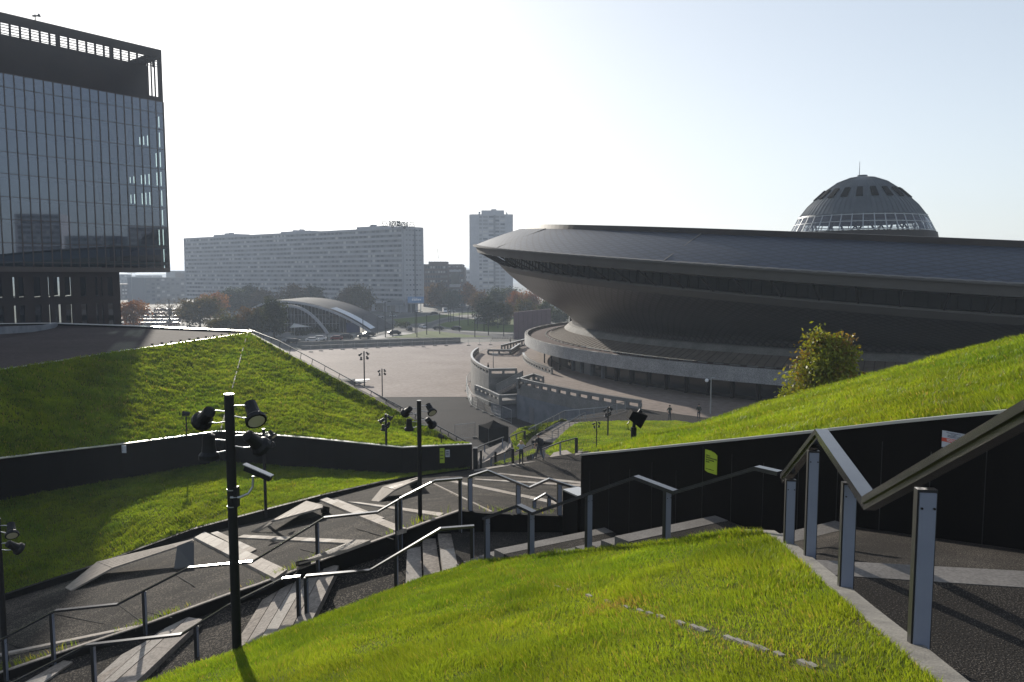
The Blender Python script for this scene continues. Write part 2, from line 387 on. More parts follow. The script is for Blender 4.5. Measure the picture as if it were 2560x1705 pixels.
def grass(name, tris, dens, hgt, wid, label, seed=1, yellow=.3, dry=None, lean=.55):
    p, n = pts_on(tris, dens); k = len(p)
    d = np.hypot(p[:, 0], p[:, 1])
    h = hgt(d) * (0.55 + .9 * rng.random(k)) * (.55 + .9 * vnoise(p, .45, seed + 3))
    wd = wid(d) * (.7 + .6 * rng.random(k))
    th = rng.random(k) * 2 * np.pi; side = np.stack([np.cos(th), np.sin(th), np.zeros(k)], 1)
    th2 = vnoise(p, .6, seed + 7) * 7 + rng.normal(0, .9, k); ln = np.stack([np.cos(th2), np.sin(th2), np.zeros(k)], 1) * (lean * (.3 + rng.random(k)))[:, None]
    up = n * .5 + np.array([0, 0, .6]); up /= np.linalg.norm(up, axis=1)[:, None]
    V = np.zeros((k, 5, 3))
    base = p - n * .01
    mid = base + (up + ln * .35) * (h * .55)[:, None]; tip = base + (up + ln) * h[:, None] * .95
    V[:, 0] = base - side * wd[:, None] / 2; V[:, 1] = base + side * wd[:, None] / 2
    V[:, 2] = mid + side * wd[:, None] * .38; V[:, 3] = mid - side * wd[:, None] * .38; V[:, 4] = tip
    a = np.clip(vnoise(p, 2.2, seed) * .55 + vnoise(p, .5, seed + 1) * .45 + rng.normal(0, .16, k), 0, 1)[:, None]
    c = np.array([.08, .145, .016]) * (1 - a) + np.array([.20, .245, .026]) * a
    c = c * (.62 + .55 * vnoise(p, 1.6, seed + 12) + .25 * vnoise(p, .33, seed + 13))[:, None] * np.where(vnoise(p, 4.5, seed + 14) > .68, np.array([[1.25, .92, .8]]).T, 1.0).T if False else c * (.62 + .5 * vnoise(p, 1.6, seed + 12) + .3 * vnoise(p, .33, seed + 13))[:, None]
    y = (rng.random(k) < .06 * yellow + .10 * yellow * (vnoise(p, 1.1, seed + 2) > .62))[:, None]
    c = np.where(y, np.array([.30, .23, .09]), c)
    if dry is not None:
        dm = (rng.random(k) < dry(p))[:, None]; c = np.where(dm, np.array([.24, .17, .075]) * (.7 + .6 * rng.random((k, 1))), c)
    o = quadmesh(name, V, [(0, 1, 2, 3), (3, 2, 4)], c, M['blade'], 5)
    return tag(o, label, 'grass', kind='stuff')
# ================================================================ FOREGROUND: sloping lawns, walls, stairs, path
from mathutils.geometry import tessellate_polygon
P1 = (19.15, .2553, -.2564)            # plane of the near lawn
PM = (13.32, .325, .066)               # plane of the sloping stair passage beside it
OC = Vector((5.54, 12, 0)); AX = Vector((-.49, .872, 0)); NX = Vector((.872, .49, 0))   # the wall on the right: a point, its run, its normal
def wallpt(s, n=0, z=0): p = OC + AX * s + NX * n; return Vector((p.x, p.y, z))
RW0, RW1 = wallpt(-12), wallpt(10)
def tris_of(poly):
    return [tuple(poly[i] for i in t) for t in tessellate_polygon([[Vector((p[0], p[1], 0)) for p in poly]])]
def lerp_strip(near, far, n):
    mb = MB(); c = len(near); vs = []
    for j in range(n + 1):
        for i in range(c): vs.append(near[i].lerp(far[i], j / n))
    mb.add(vs, [(j * c + i, j * c + i + 1, (j + 1) * c + i + 1, (j + 1) * c + i) for j in range(n) for i in range(c - 1)])
    return mb
def strip_tris(near, far):
    t = []
    for i in range(len(near) - 1):
        t += [(near[i], near[i + 1], far[i + 1]), (near[i], far[i + 1], far[i])]
    return t
# ---- near lawn
top1 = [(1752, 1222), (1690, 1221), (1640, 1226), (1500, 1246), (1350, 1263), (1222, 1277), (1100, 1291), (1000, 1320), (900, 1356), (760, 1408), (640, 1452), (545, 1497), (450, 1528), (350, 1562), (230, 1605), (100, 1650)]
right1 = [(2260, 1660), (2150, 1568), (2050, 1478), (1960, 1400), (1900, 1345), (1830, 1283), (1790, 1248)]
lawn1 = [onP(x, y, P1) for x, y in top1] + [onP(x, y, P1) for x, y in [(60, 1800), (800, 1850), (1700, 1900), (2350, 1760)]] + [onP(x, y, P1) for x, y in right1]
mb = MB().slab(lawn1, 2.2); struct(mb, 'lawn', M['soil'])
seam = [onP(x, y, P1) for x, y in [(1120, 1303), (1277, 1349), (1350, 1370), (1427, 1394), (1500, 1414), (1607, 1447), (1766, 1499), (1900, 1545)]]
SE = np.array([[p.x, p.y] for p in seam])
def dseg(p, S):
    d = np.full(len(p), 1e9); q = p[:, :2]
    for a, b in zip(S[:-1], S[1:]):
        ab = b - a; t = np.clip(((q - a) @ ab) / (ab @ ab), 0, 1); d = np.minimum(d, np.linalg.norm(q - a - t[:, None] * ab, axis=1))
    return d
mb = MB()
for a, b in zip(seam[1:-1], seam[2:]):
    for k in range(7):
        if random.Random(int(a.x * 1000) + k).random() < .62: continue
        mb.beam(a.lerp(b, k / 7) + Vector((0, 0, .002)), a.lerp(b, (k + .96) / 7) + Vector((0, 0, -.012)), .045, .05)
struct(mb, 'kerb_strip', M['kerb'])
dp = onP(1415, 1396, P1); dq = onP(1885, 1530, P1)
def dens1(p):
    d = np.hypot(p[:, 0], p[:, 1]); e = np.clip(6500 * (5 / d) ** 1.15, 1400, 6500)
    ds = dseg(p, SE); g = np.clip((ds + (vnoise(p, .35, 9) - .35) * .22) / .06, .30, 1)
    far = p[:, 0] < seam[1].x
    hole = np.hypot(p[:, 0] - dq.x, p[:, 1] - dq.y) < .16 * (.5 + vnoise(p, .2, 4))
    return e * np.where(far, np.maximum(g, .7), g) * np.where(hole, .25, 1)
def dry1(p):
    d = np.hypot((p[:, 0] - dp.x) / 1.1, (p[:, 1] - dp.y) / .8); return np.clip(.7 - d * 1.5, 0, .6) + np.clip(.22 - dseg(p, SE), 0, .15) * .8
grass('grass', tris_of(lawn1), dens1, lambda d: .058 + .0009 * d, lambda d: .0020 + .00055 * d, 'bright green grass on the nearest sloping lawn, beside the stepped path', 1, .35, dry1)
# concrete edging of the near lawn
edge = [onP(x, y, P1) for x, y in [(2330, 1720)] + right1 + [(1752, 1222), (1690, 1221)]]
mb = MB(); mb.ribbon([p + Vector((.09, 0, .02)) for p in edge], .17, 1.4)
thing(mb, 'lawn_edging', M['kerb'], 'long weathered concrete edging along the right side of the nearest lawn', 'edging')
# ---- stepped passage on the right
def corr(s0, s1, z, n0=None, mbx=None, h=.5, n1=0.0):
    f = lambda s: -2.0 if s < 1 else (-2.15 - (s - 1) * .15)
    a0, a1 = (f(s0), f(s1)) if n0 is None else (n0, n0)
    mbx.prism([wallpt(s0, a0), wallpt(s0, n1), wallpt(s1, n1), wallpt(s1, a1)], z - h, z)
fl = MB(); st = MB()
bandA = [onZ(1848, 1286, 17.9), onZ(2354, 1313.5, 17.9), onZ(2354, 1351, 17.9), onZ(1890, 1321, 17.9)]
da = (bandA[1] - bandA[0]).normalized(); db = (bandA[2] - bandA[3]).normalized()
B0, B1, B2, B3 = bandA[0] + da * .06, bandA[1] + da * 3.2, bandA[2] + db * 3.4, bandA[3] + db * .04
fl.prism([B3, B2, Vector((12, 2.0, 0)), Vector((2.3, 2.0, 0)), Vector((2.35, 4.2, 0))], 17.0, 17.9)
for a, b in ((B0, B1),): st.prism([B0, B3, B2, B1], 17.4, 17.905)
nb = onZ(2300, 1562, 17.9); st.prism([nb + Vector((-.9, 0, 0)), nb + Vector((3, -.3, 0)), nb + Vector((3, -.75, 0)), nb + Vector((-.9, -.45, 0))], 17.5, 17.91)
zq = lambda p, z_: Vector((p.x, p.y, z_))
fl.slab([zq(B0, 17.86), zq(wallpt(0, -2.0), 16.95), zq(wallpt(0, .05), 16.95), zq(B1, 17.86)], .6)
corr(0, .36, 16.956, None, st); z = 16.95
for k in range(4):
    z -= .17; corr(.36 + .34 * k, .36 + .34 * (k + 1), z, None, st)
corr(1.72, 2.75, z, None, fl); corr(2.75, 3.1, z + .006, None, st); s = 3.1
for k in range(8):
    z -= .165; corr(s, s + .35, z, None, st); s += .35
corr(s, 6.4, z, None, fl); corr(6.4, 6.75, z + .006, None, st); s = 6.75
for k in range(5):
    z -= .16; corr(s, s + .30, z, None, st); s += .30
ZL = z
eL0, eL1 = onZ(1036, 1219, ZL), onZ(1057, 1309, ZL)
fl.prism([eL1, wallpt(s, -2.9), wallpt(s, 1.0), Vector((1.4, 19.88, 0)), Vector((eL0.x + .2, 19.93, 0)), eL0], ZL - .9, ZL)
struct(fl, 'landing', M['gravelfloor']); struct(st, 'stone_steps', M['slabgrey'])
st2 = MB()
for q in ([(1106, 1181), (1135, 1177), (1302, 1207), (1302, 1219), (1128, 1191)], [(1250, 1186), (1330, 1193), (1330, 1205), (1254, 1196)]):
    st2.slab([onZ(x, y, ZL + .012) for x, y in q], .1)
# ---- wall on the right and the lawn behind it
rwt = [(1336, 1048), (1420, 1040), (1500, 1032), (1700, 1012.5), (1860, 996), (2050, 975), (2300, 951), (2420, 938), (2700, 905)]
rw = [onV(x, y, RW0, RW1) for x, y in rwt]
t = empty('retaining_wall', (rw[0].x, rw[0].y, 13), 'tall black cladded retaining wall on the right with a pale steel edge under the lawn', 'wall')
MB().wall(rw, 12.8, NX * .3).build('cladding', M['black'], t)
for k in range(13):
    pj = wallpt(-2 + k * .78); zj = min(rw, key=lambda p: (p - pj).to_2d().length).z - .3
    MB().obox(Vector((pj.x, pj.y, 13)) - NX * .006, AX * .012, NX * .01, (0, 0, zj - 13)).build('panel_joint', M['railblack'], t)
MB().wall([p + Vector((0, 0, .045)) + AX * (.03 if i == 0 else 0) - NX * .02 for i, p in enumerate(rw)], [p.z + .001 for p in rw], NX * .34).build('coping', M['coping'], t)
lb = [wallpt(7.82), wallpt(8.5)]
zb = onV(1320, 1137, RW0, RW1).z
t2 = empty('wall_end_block', (lb[1].x, lb[1].y, 13), 'low black block with a pale top joining the far end of the tall wall', 'wall')
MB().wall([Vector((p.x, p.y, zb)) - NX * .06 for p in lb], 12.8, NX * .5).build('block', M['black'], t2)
MB().wall([Vector((p.x, p.y, zb + .04)) - NX * .06 for p in lb], zb + .001, NX * .5).build('cap', M['coping'], t2)
ridge = [(1352, 1044, 19.6), (1420, 1026, 21.5), (1500, 1002, 24), (1600, 977, 26), (1800, 916, 26), (2000, 866, 25), (2200, 811, 23), (2354, 774, 21), (2600, 712, 18.5)]
rdg = [atY(*r) for r in ridge]; base2 = [p + NX * .3 + Vector((0, 0, -.02)) for p in rw]
bk = [p + Vector((1.0 + .35 * i, 5.5, -4.0 - .25 * i)) for i, p in enumerate(rdg)]
mid2 = [a.lerp(b, .55) + Vector((0, 0, .10)) for a, b in zip(base2, rdg)]
cr2 = [b.lerp(c, .25) + Vector((0, 0, .45)) for b, c in zip(rdg, bk)]
rows = [base2, mid2, rdg, cr2, bk]
mb = MB(); nn = len(base2)
mb.add([p for r in rows for p in r], [(j * nn + i, j * nn + i + 1, (j + 1) * nn + i + 1, (j + 1) * nn + i) for j in range(4) for i in range(nn - 1)])
tr2 = tri_list(mb); tr2 = tr2[:6 * (nn - 1)]; lawnR = struct(mb, 'lawn', M['soil'], smooth=True)
grass('grass', tr2, lambda p: np.clip(2600 * (10 / np.hypot(p[:, 0], p[:, 1])) ** 1.4, 500, 2600), lambda d: .085 + .001 * d, lambda d: .004 + .0006 * d, 'bright backlit grass on the rising lawn above the tall right wall', 21, .5)
# ---- stair passage on the left (M plane)
pm = lambda x, y: Vector((x, y, PM[0] + PM[1] * x + PM[2] * y))
mb = MB(); mb.slab([pm(-30, 18.95), pm(-1.55, 19.88), pm(eL0.x - .02, eL0.y), pm(eL1.x - .02, eL1.y), pm(-1.0, 16.6), pm(-5.5, 11.6), pm(-12, 9), pm(-30, 12)], .5)
struct(mb, 'sloping_passage', M['path'])
tq = [[(1036, 1221), (1053, 1303), (1016, 1312), (1004, 1222)], [(1001, 1236), (1012, 1314), (972, 1324), (969, 1237)], [(967, 1256), (970, 1326), (930, 1342), (934, 1263)],
      [(779, 1300), (718, 1424), (672, 1438), (748, 1297)], [(748, 1299), (672, 1438), (633, 1456), (713, 1316)], [(713, 1316), (633, 1456), (598, 1468), (677, 1337)], [(677, 1337), (598, 1468), (564, 1480), (639, 1357)], [(639, 1357), (564, 1480), (527, 1500), (601, 1380)],
      [(465, 1423), (312, 1568), (262, 1568), (432, 1418)], [(432, 1418), (262, 1568), (237, 1568), (375, 1446)], [(375, 1446), (237, 1568), (205, 1590), (332, 1476)], [(332, 1476), (205, 1590), (160, 1610), (277, 1506)],
      [(167, 1521), (98, 1569), (30, 1600), (-20, 1610), (145, 1517)]]
lift = [.10, .06, .02, .20, .16, .12, .08, .04, .16, .12, .08, .04, .05]
SLABM = [M['slab'], M['slab2'], M['slab3']]
srr = random.Random(11)
def tread(mb, q, dep=.25, pieces=3, gap=.05):
    """one step of separate stone slabs: q = far right, near right, near left, far left"""
    a, b, c, d = [Vector(p) for p in q]
    for k in range(pieces):
        f0, f1 = k / pieces + .002, (k + 1) / pieces - .002
        A_, B_ = a.lerp(b, f0), a.lerp(b, f1); D_, C_ = d.lerp(c, f0), d.lerp(c, f1)
        mb.cur = srr.randrange(3); mb.slab([A_, B_, B_.lerp(C_, 1 - gap), A_.lerp(D_, 1 - gap)], dep)
    mb.cur = 0
for i, (q, h) in enumerate(zip(tq, lift)):
    pp = [onP(x, y, (PM[0] + h, PM[1], PM[2])) for x, y in (q if len(q) == 4 else (q[0], q[1], q[3], q[4]))]
    if i < 3: pp = [onZ(x, y, ZL - .13 * (i + .3)) for x, y in q]
    tread(st2, pp, .4, 2, .06)
# ---- low wall W1 between the passage and the upper path
WA, WB = Vector((-13.3, 19.5, 0)), Vector((-1.3, 19.9, 0))
w1px = [(-160, 1603), (0, 1548), (225, 1473), (332, 1438), (525, 1368), (589, 1347), (755, 1284), (900, 1232), (993, 1198), (1058, 1175)]
w1 = [onV(x, y, WA, WB) for x, y in w1px]
dW = (WB - WA).normalized(); nW = Vector((-dW.y, dW.x, 0))
t = empty('retaining_wall', (w1[0].x, w1[0].y, w1[0].z - 1), 'low black retaining wall climbing left to right between the two sloping paths, grass tufts on top', 'wall')
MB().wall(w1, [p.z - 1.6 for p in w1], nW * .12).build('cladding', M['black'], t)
MB().wall([p + Vector((0, 0, .03)) - nW * .015 for p in w1], [p.z + .001 for p in w1], nW * .14).build('coping', M['slab'], t)
lw = [w1[-1] + Vector((.02, .02, 0)), atY(1110, 1180, 19.95), atY(1220, 1184, 19.95), atY(1320, 1188, 19.95), atY(1450, 1193, 19.95)]
mb = MB().wall(lw, ZL - .4, Vector((0, .15, 0))); thing(mb, 'retaining_wall', M['black'], 'knee-high black wall along the far side of the lower stone landing', 'wall')
# ---- upper path running away to the people
def b(p): return p + nW * .12 + Vector((0, 0, -.03))
pn = [b(w1[0]), b(w1[1]), b(w1[2]), b(w1[3]), b(w1[4]), b(w1[6]), b(w1[7]), b(w1[8]), b(w1[9]), lw[1] + Vector((0, .15, -.03)), lw[2] + Vector((0, .15, -.03)), lw[3] + Vector((0, .15, -.03)), lw[4] + Vector((0, .15, -.03))]
farp = [(-300, 1490, 27), (0, 1384, 31), (215, 1318, 33), (445, 1232, 35), (615, 1194, 37), (745, 1149, 39), (880, 1114, 43), (960, 1098, 46), (1087, 1079, 50), (1200, 1061, 51.5), (1300, 1045, 53), (1337, 1039, 54), (1500, 1015, 57)]
pf = [atY(*q) for q in farp]
midx = {8: (1094, 1093, 47.3), 9: (1200, 1095, 47.2), 10: (1300, 1103, 46.2), 11: (1340, 1107, 46.0), 12: (1490, 1122, 45.5)}
pmid = [atY(*midx[i]) if i in midx else pn[i].lerp(pf[i], .75) for i in range(13)]
prow = [[a.lerp(b_, j / 6) for a, b_ in zip(pn, pmid)] for j in range(6)] + [[a.lerp(b_, j / 3) for a, b_ in zip(pmid, pf)] for j in range(4)]
pathmb = MB(); pathmb.add([p for r in prow for p in r], [(j * 13 + i, j * 13 + i + 1, (j + 1) * 13 + i + 1, (j + 1) * 13 + i) for j in range(9) for i in range(12)])
path = struct(pathmb, 'path', M['path'], smooth=True)
bv = bvh_of(path)
def shifted(h):
    c = 13; rows_ = [[a + (a - b_) * 1.3 for a, b_ in zip(prow[0], prow[1])]] + prow + [[a + (a - b_) * 2.2 for a, b_ in zip(prow[-1], prow[-2])]]      # the path's surface, carried on a little past its edges
    fr = rows_; vs = [p + Vector((0, 0, h)) for r in rows_ for p in r]
    return BVHTree.FromPolygons(vs, [(j * c + i, j * c + i + 1, (j + 1) * c + i + 1, (j + 1) * c + i) for j in range(len(fr) - 1) for i in range(c - 1)])
SH = {}
def up(x, y, h=0.0):
    h = round(h, 3)
    if h not in SH: SH[h] = shifted(h)
    p = onM(x, y, SH[h])
    return p if p is not None else atY(x, y, 30)
bands = [[(447, 1235), (470, 1222), (660, 1309), (632, 1329)], [(484, 1225), (500, 1221), (590, 1262), (574, 1270)], [(545, 1235), (560, 1229), (817, 1241), (795, 1248)],
         [(732, 1147), (746, 1141), (935, 1214), (912, 1221)], [(765, 1150), (775, 1147), (884, 1190), (873, 1192)], [(798, 1153), (823, 1154), (1021, 1179), (1010, 1186)],
         [(1013, 1102), (1030, 1101), (1284, 1153), (1284, 1160)], [(1088, 1102), (1094, 1100), (1335, 1113), (1335, 1118)], [(1136, 1088), (1149, 1087), (1335, 1107), (1335, 1112)],
         [(996, 1111.5), (998, 1110.5), (1133, 1175), (1128, 1176)], [(0, 1501), (312, 1437), (312, 1442), (0, 1506)], [(1090, 1079.5), (1337, 1040), (1337, 1044), (1090, 1083)]]
bh = [.10, .06, .05, .10, .06, .05, .04, .04, .04, .03, .05, .03]
for q, h in zip(bands, bh):
    (ax_, ay_), (bx_, by_), (cx_, cy_), (dx_, dy_) = q; npc = 12
    for k in range(npc):
        f0, f1 = k / npc + .001, (k + 1) / npc - .001; L2_ = lambda p0, p1, q0, q1, f: up(p0 + (q0 - p0) * f, p1 + (q1 - p1) * f, h)
        st2.cur = srr.randrange(3); st2.slab([L2_(bx_, by_, cx_, cy_, f0), L2_(bx_, by_, cx_, cy_, f1), L2_(ax_, ay_, dx_, dy_, f1), L2_(ax_, ay_, dx_, dy_, f0)], .12)
    st2.cur = 0
struct(st2, 'slab_steps', SLABM)
jb = MB()
for (x0, y0), (x1, y1) in (((130, 1412), (240, 1434)), ((270, 1388), (330, 1432)), ((405, 1322), (447, 1347)), ((560, 1240), (575, 1262)), ((665, 1330), (700, 1300)), ((20, 1480), (70, 1497)), ((395, 1420), (330, 1405)), ((690, 1262), (760, 1280)), ((820, 1215), (905, 1240)), ((1100, 1150), (1180, 1185)), ((1140, 1120), (1300, 1165))):
    a, c = up(x0, y0, .006), up(x1, y1, .006)
    for k in range(6):
        f0, f1 = k / 6, (k + 1) / 6; jb.beam(up(x0 + (x1 - x0) * f0, y0 + (y1 - y0) * f0, .006), up(x0 + (x1 - x0) * f1, y0 + (y1 - y0) * f1, .006), .03, .008)
struct(jb, 'path_joint', M['mattblack'])
# grass tufts along the low wall
gt = strip_tris([p + nW * .13 for p in w1], [p + nW * .42 for p in w1])
gt += strip_tris([p + Vector((0, .16, 0)) for p in lw], [p + Vector((0, .45, -.02)) for p in lw])
grass('grass', gt, lambda p: 260 * np.clip((vnoise(p, 1.4, 5) - .35) * 3, .02, 1.3), lambda d: .16 + 0 * d, lambda d: .014 + 0 * d, 'thin line of grass tufts growing along the low black wall', 31, .8)
# ---- far edge of the path: low black kerb wall and the lower lawn
farw = None
pw = []
for x, y, Y in [(-300, 1478, 27), (0, 1371, 31), (212, 1302, 33), (442, 1217, 35), (615, 1171, 37), (742, 1138, 39), (880, 1107, 43), (958, 1093, 46)]: pw.append(atY(x, y, Y))
mb = MB().wall(pw, [p.z - 1.0 for p in pw], (-.1, .2, 0)); thing(mb, 'kerb_wall', M['black'], 'low black edge wall between the dark lower lawn and the upper path', 'wall')
lwb = [(-300, 1225, 37), (0, 1150, 40), (180, 1118, 43.5), (350, 1090, 47), (505, 1062, 50), (700, 1076, 49.4), (925, 1092, 48), (1085, 1076, 50)]
lwt = [(-300, 1110, 37), (0, 1055, 40), (150, 1037, 43.5), (280, 1022, 46), (505, 992, 50), (700, 1007, 49.4), (925, 1030, 48), (1085, 1022, 50)]
L2f = [atY(*q) for q in lwb]
nr_ = [p + Vector((-.05, .15, -.05)) for p in pw]
crest = [atY(-300, 1262, 34), atY(0, 1216, 37), atY(222, 1188, 39.3), nr_[3].lerp(L2f[3], .12) + Vector((0, 0, .22))] + [nr_[i].lerp(L2f[i], .4) for i in range(4, 8)]
mb = lerp_strip(nr_, crest, 2); m_f = lerp_strip(crest, L2f, 2); mb.add(m_f.v, m_f.f); tl_ = tri_list(mb); struct(mb, 'lawn', M['soil'], smooth=True)
grass('grass', tl_, lambda p: 480 + 0 * p[:, 0], lambda d: .13 + 0 * d, lambda d: .024 + 0 * d, 'dark grass of the sunken lawn between the two black walls, one sunlit patch', 41, .2)
lt = [atY(*q) for q in lwt]
t = empty('retaining_wall', (lt[3].x, lt[3].y, 8), 'long black retaining wall below the big pyramid lawn on the left', 'wall')
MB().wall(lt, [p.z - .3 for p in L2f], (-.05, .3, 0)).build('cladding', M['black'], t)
MB().wall([p + Vector((.01, -.02, .05)) for p in lt], [p.z + .001 for p in lt], (-.07, .34, 0)).build('coping', M['coping'], t)
ep = atY(1091, 1052, 50.2); mb = MB().bx(ep.x - .09, ep.x + .2, 50.1, 50.6, 7.8, atY(1091, 1030, 50.2).z)
mb.bx(ep.x + .35, ep.x + .5, 50.3, 50.5, 7.8, atY(1091, 1036, 50.2).z); thing(mb, 'gate_post', M['railblack'], 'pair of stout black posts at the right end of the long left wall', 'post')
for (x, y, nm, lab) in ((1016, 1047, 'yellow', 'small upright yellow notice on the left black wall near its right end'), (1029, 1042, 'board', 'small white notice beside the yellow one on the left black wall'), (286, 1032, 'board', 'small white notice alone on the shaded left black wall')):
    Y = 49.1 if x > 900 else 45.9
    c = atY(x, y, Y); hh = {'yellow': .5}.get(nm, .24); ww = .17 if nm == 'yellow' else .14
    tg = empty('notice', c, lab, 'sign'); MB().obox(c + Vector((-ww, -.05, -hh)), (2 * ww, -.02 if x < 900 else .02, 0), (0, .03, 0), (0, 0, 2 * hh)).build('board', M[nm], tg)
    m2 = MB()
    for k in range(3): m2.obox(c + Vector((-ww * .7, -.056, hh * (.5 - .45 * k) - .03)), (1.3 * ww, 0, 0), (0, .004, 0), (0, 0, .06))
    m2.build('lettering', M['ink'] if nm == 'yellow' else M['inkblue'], tg)
# ---- pyramid lawn on the left
apex = atY(571, 766, 85.7); c505 = lt[4]; cR = lt[6]; eR = atY(1066, 1025, 52)
tl = [atY(-300, 905, 37.5 + 7), atY(0, 851, 52), atY(120, 833, 57.5), atY(245, 813, 64), apex]
wl = [lt[0], lt[1], lt[2], lt[3], lt[4]]
up0 = lambda p: p + Vector((0, .25, 0))
edg = [apex, atY(700, 834, 73.5), atY(800, 886, 66), atY(940, 960, 57.8), eR]
crs = [apex + Vector((.15, -.4, .0)), atY(700, 851, 71.8), atY(790, 912, 64.5), atY(895, 980, 56.5), atY(985, 1024, 51)]
trL = strip_tris([up0(p) for p in wl], tl)
wr = [up0(lt[4]), up0(lt[5]), up0(lt[6])]
trR = [(apex, wr[0], crs[1]), (crs[1], wr[0], wr[1]), (crs[1], wr[1], crs[2]), (crs[2], wr[1], crs[3]), (crs[3], wr[1], wr[2]), (crs[3], wr[2], crs[4])]
trE = strip_tris(crs, edg) + [(crs[4], wr[2], up0(lt[7])), (crs[4], up0(lt[7]), eR)]
mb = MB()
for tri in trL + trR + trE: mb.add(tri, [(0, 1, 2)])
hill = struct(mb, 'lawn', M['soil'])
grass('grass', trL + trR + trE, lambda p: np.clip(300 * (45 / np.hypot(p[:, 0], p[:, 1])) ** 1.5, 90, 340), lambda d: .11 + .0012 * d, lambda d: .022 + .0006 * d, 'shaggy grass on the big pyramid-shaped lawn left of the square', 51, .35)
mb = MB()
def seamline(pts, w=.06, n=26, gap=.25, seed=3):
    rr = random.Random(seed)
    for i in range(n):
        if rr.random() < gap: continue
        a = pts[0].lerp(pts[1], i / n); c = pts[0].lerp(pts[1], (i + .9) / n); mb.beam(a, c, w, .06)
seamline((apex + Vector((0, -.3, .10)), up0(lt[4]) + Vector((0, 0, .12))), .09, 30)
seamline((atY(478, 1085, 48), atY(456, 1186, 37.5)), .08, 14, .2, 5)
struct(mb, 'kerb_strip', M['kerb'])
# edge parapet and handrail down the hill's right edge
out = Vector((.55, .43, 0))
mb = MB().wall([p + out * .1 for p in edg], 0.0, out * .5); thing(mb, 'parapet_wall', M['black'], 'dark wall face falling along the right edge of the pyramid lawn', 'wall')
rl = [atY(572, 757, 86.6), atY(640, 783, 79.5), atY(735, 834, 72), atY(870, 908, 62.5), atY(1000, 976, 55.5), atY(1069, 1013, 52.4)]
tr = empty('handrail', rl[-1], 'thin black handrail running down the right edge of the pyramid lawn', 'railing')
MB().tube(rl, .045, 6).build('rail', M['railblack'], tr)
for i in range(20):
    q = i / 19 * (len(rl) - 1); k = min(int(q), len(rl) - 2); p = rl[k].lerp(rl[k + 1], q - k)
    MB().tube([p, p + Vector((-.12, -.09, -.75))], .03, 5).build('post', M['railblack'], tr)
# flat dark roof behind the hill's top edge
rf = [atY(-300, 906, 44.6), atY(0, 852, 52.2), atY(245, 814, 64.2), atY(569, 767, 85.9), atY(566, 763.5, 89.5), atY(310, 754, 92), atY(112, 747, 95), atY(-300, 752, 97)]
mb = MB().add(rf, [tuple(range(len(rf)))]); struct(mb, 'flat_roof', mat('roof_felt', (.045, .036, .034), .92, c2=(.065, .052, .05), scale=.15, fine=.2, fscale=3, spec=.04))
cp = [atY(577, 762, 88.3), atY(310, 750, 92.2), atY(112, 743.5, 95), atY(-300, 748, 97.2)]
t = empty('roof_parapet', cp[1] - Vector((0, 0, .5)), 'long flat roof parapet with a gleaming pale steel top behind the pyramid lawn', 'parapet')
MB().wall(cp, [p.z - 1.2 for p in cp], (.05, .5, 0)).build('upstand', M['black'], t)
MB().wall([p + Vector((0, -.25, .04)) for p in cp], [p.z + .001 for p in cp], (.1, 1.3, 0)).build('coping', M['coping'], t)
tc2 = [p + Vector((-.02, .12, .06)) for p in tl]
mb = MB().wall(tc2, [p.z - .3 for p in tc2], (-.1, .22, 0)); thing(mb, 'roof_edging', M['coping'], 'thin steel edging between the pyramid lawn and the flat dark roof', 'edging')
k3 = [atY(-20, 752, 80), atY(96, 747, 90), atY(122, 743, 94)]
mb = MB().wall(k3, [p.z - .8 for p in k3], (.3, .5, 0)); thing(mb, 'roof_kerb', M['concdark'], 'grey raised kerb on the flat dark roof before the glass tower', 'kerb')
v0 = None
for i in range(11):
    q = i / 10; p = atY(335 + 200 * q, 857.5 - 19.5 * q - 3, 69 + 12 * q) if False else Vector(rf[2].lerp(rf[3], .30 + .065 * i)) + Vector((-1.1, 1.2, 0))
    if v0 is None:
        v0 = empty('roof_vent', p, 'small black vent stub in a row along the flat dark roof', 'vent', 'row of black roof vent stubs')
        MB().tube([(0, 0, 0), (0, 0, .16)], .10, 8).build('pipe', M['mattblack'], v0, world=False)
        MB().tube([(0, 0, .16), (0, 0, .20)], .16, 8).build('cap', M['mattblack'], v0, world=False)
    else: c = copy_tree(v0); c.location = p
# ================================================================ RAILINGS, BENCHES, LAMPS, SIGNS
def seg_at(x, y, plan):
    """point on the vertical surface over a plan polyline, seen in direction x,y"""
    best = None
    for a, b2 in zip(plan[:-1], plan[1:]):
        ax, bx_ = a.x / a.y * FOC, b2.x / b2.y * FOC
        u = ray(x, y)[0] * FOC
        lo, hi = min(ax, bx_), max(ax, bx_)
        d = 0 if lo <= u <= hi else min(abs(u - lo), abs(u - hi))
        if best is None or d < best[0]: best = (d, a, b2)
    return onV(x, y, best[1], best[2])
def panel_post(parent, top, foot, fdir, wdt=.12, dep=.07, light=True):
    """a lit-panel post: dark metal body, pale panel on the face turned uphill, bolts"""
    f = Vector(fdir).normalized(); s_ = Vector((-f.y, f.x, 0))
    bse = Vector((top.x, top.y, foot)); h = top.z - .05 - foot
    p = MB().obox(bse - s_ * wdt / 2, s_ * wdt, f * dep, (0, 0, h)).build('post', M['railblack'], parent)
    if light:
        MB().obox(bse - s_ * (wdt / 2 - .012) - f * .016, s_ * (wdt - .024), f * .015, (0, 0, h - .02)).build('light_panel', M['panel'], p)
        m_ = MB()
        for zz in (.06, h - .12):
            for sx in (-1, 1):
                c = bse + s_ * sx * (wdt / 2 - .024) - f * .016 + Vector((0, 0, zz)); m_.tube([c, c - f * .008], .008, 6)
        m_.build('bolt', M['bolt'], p)
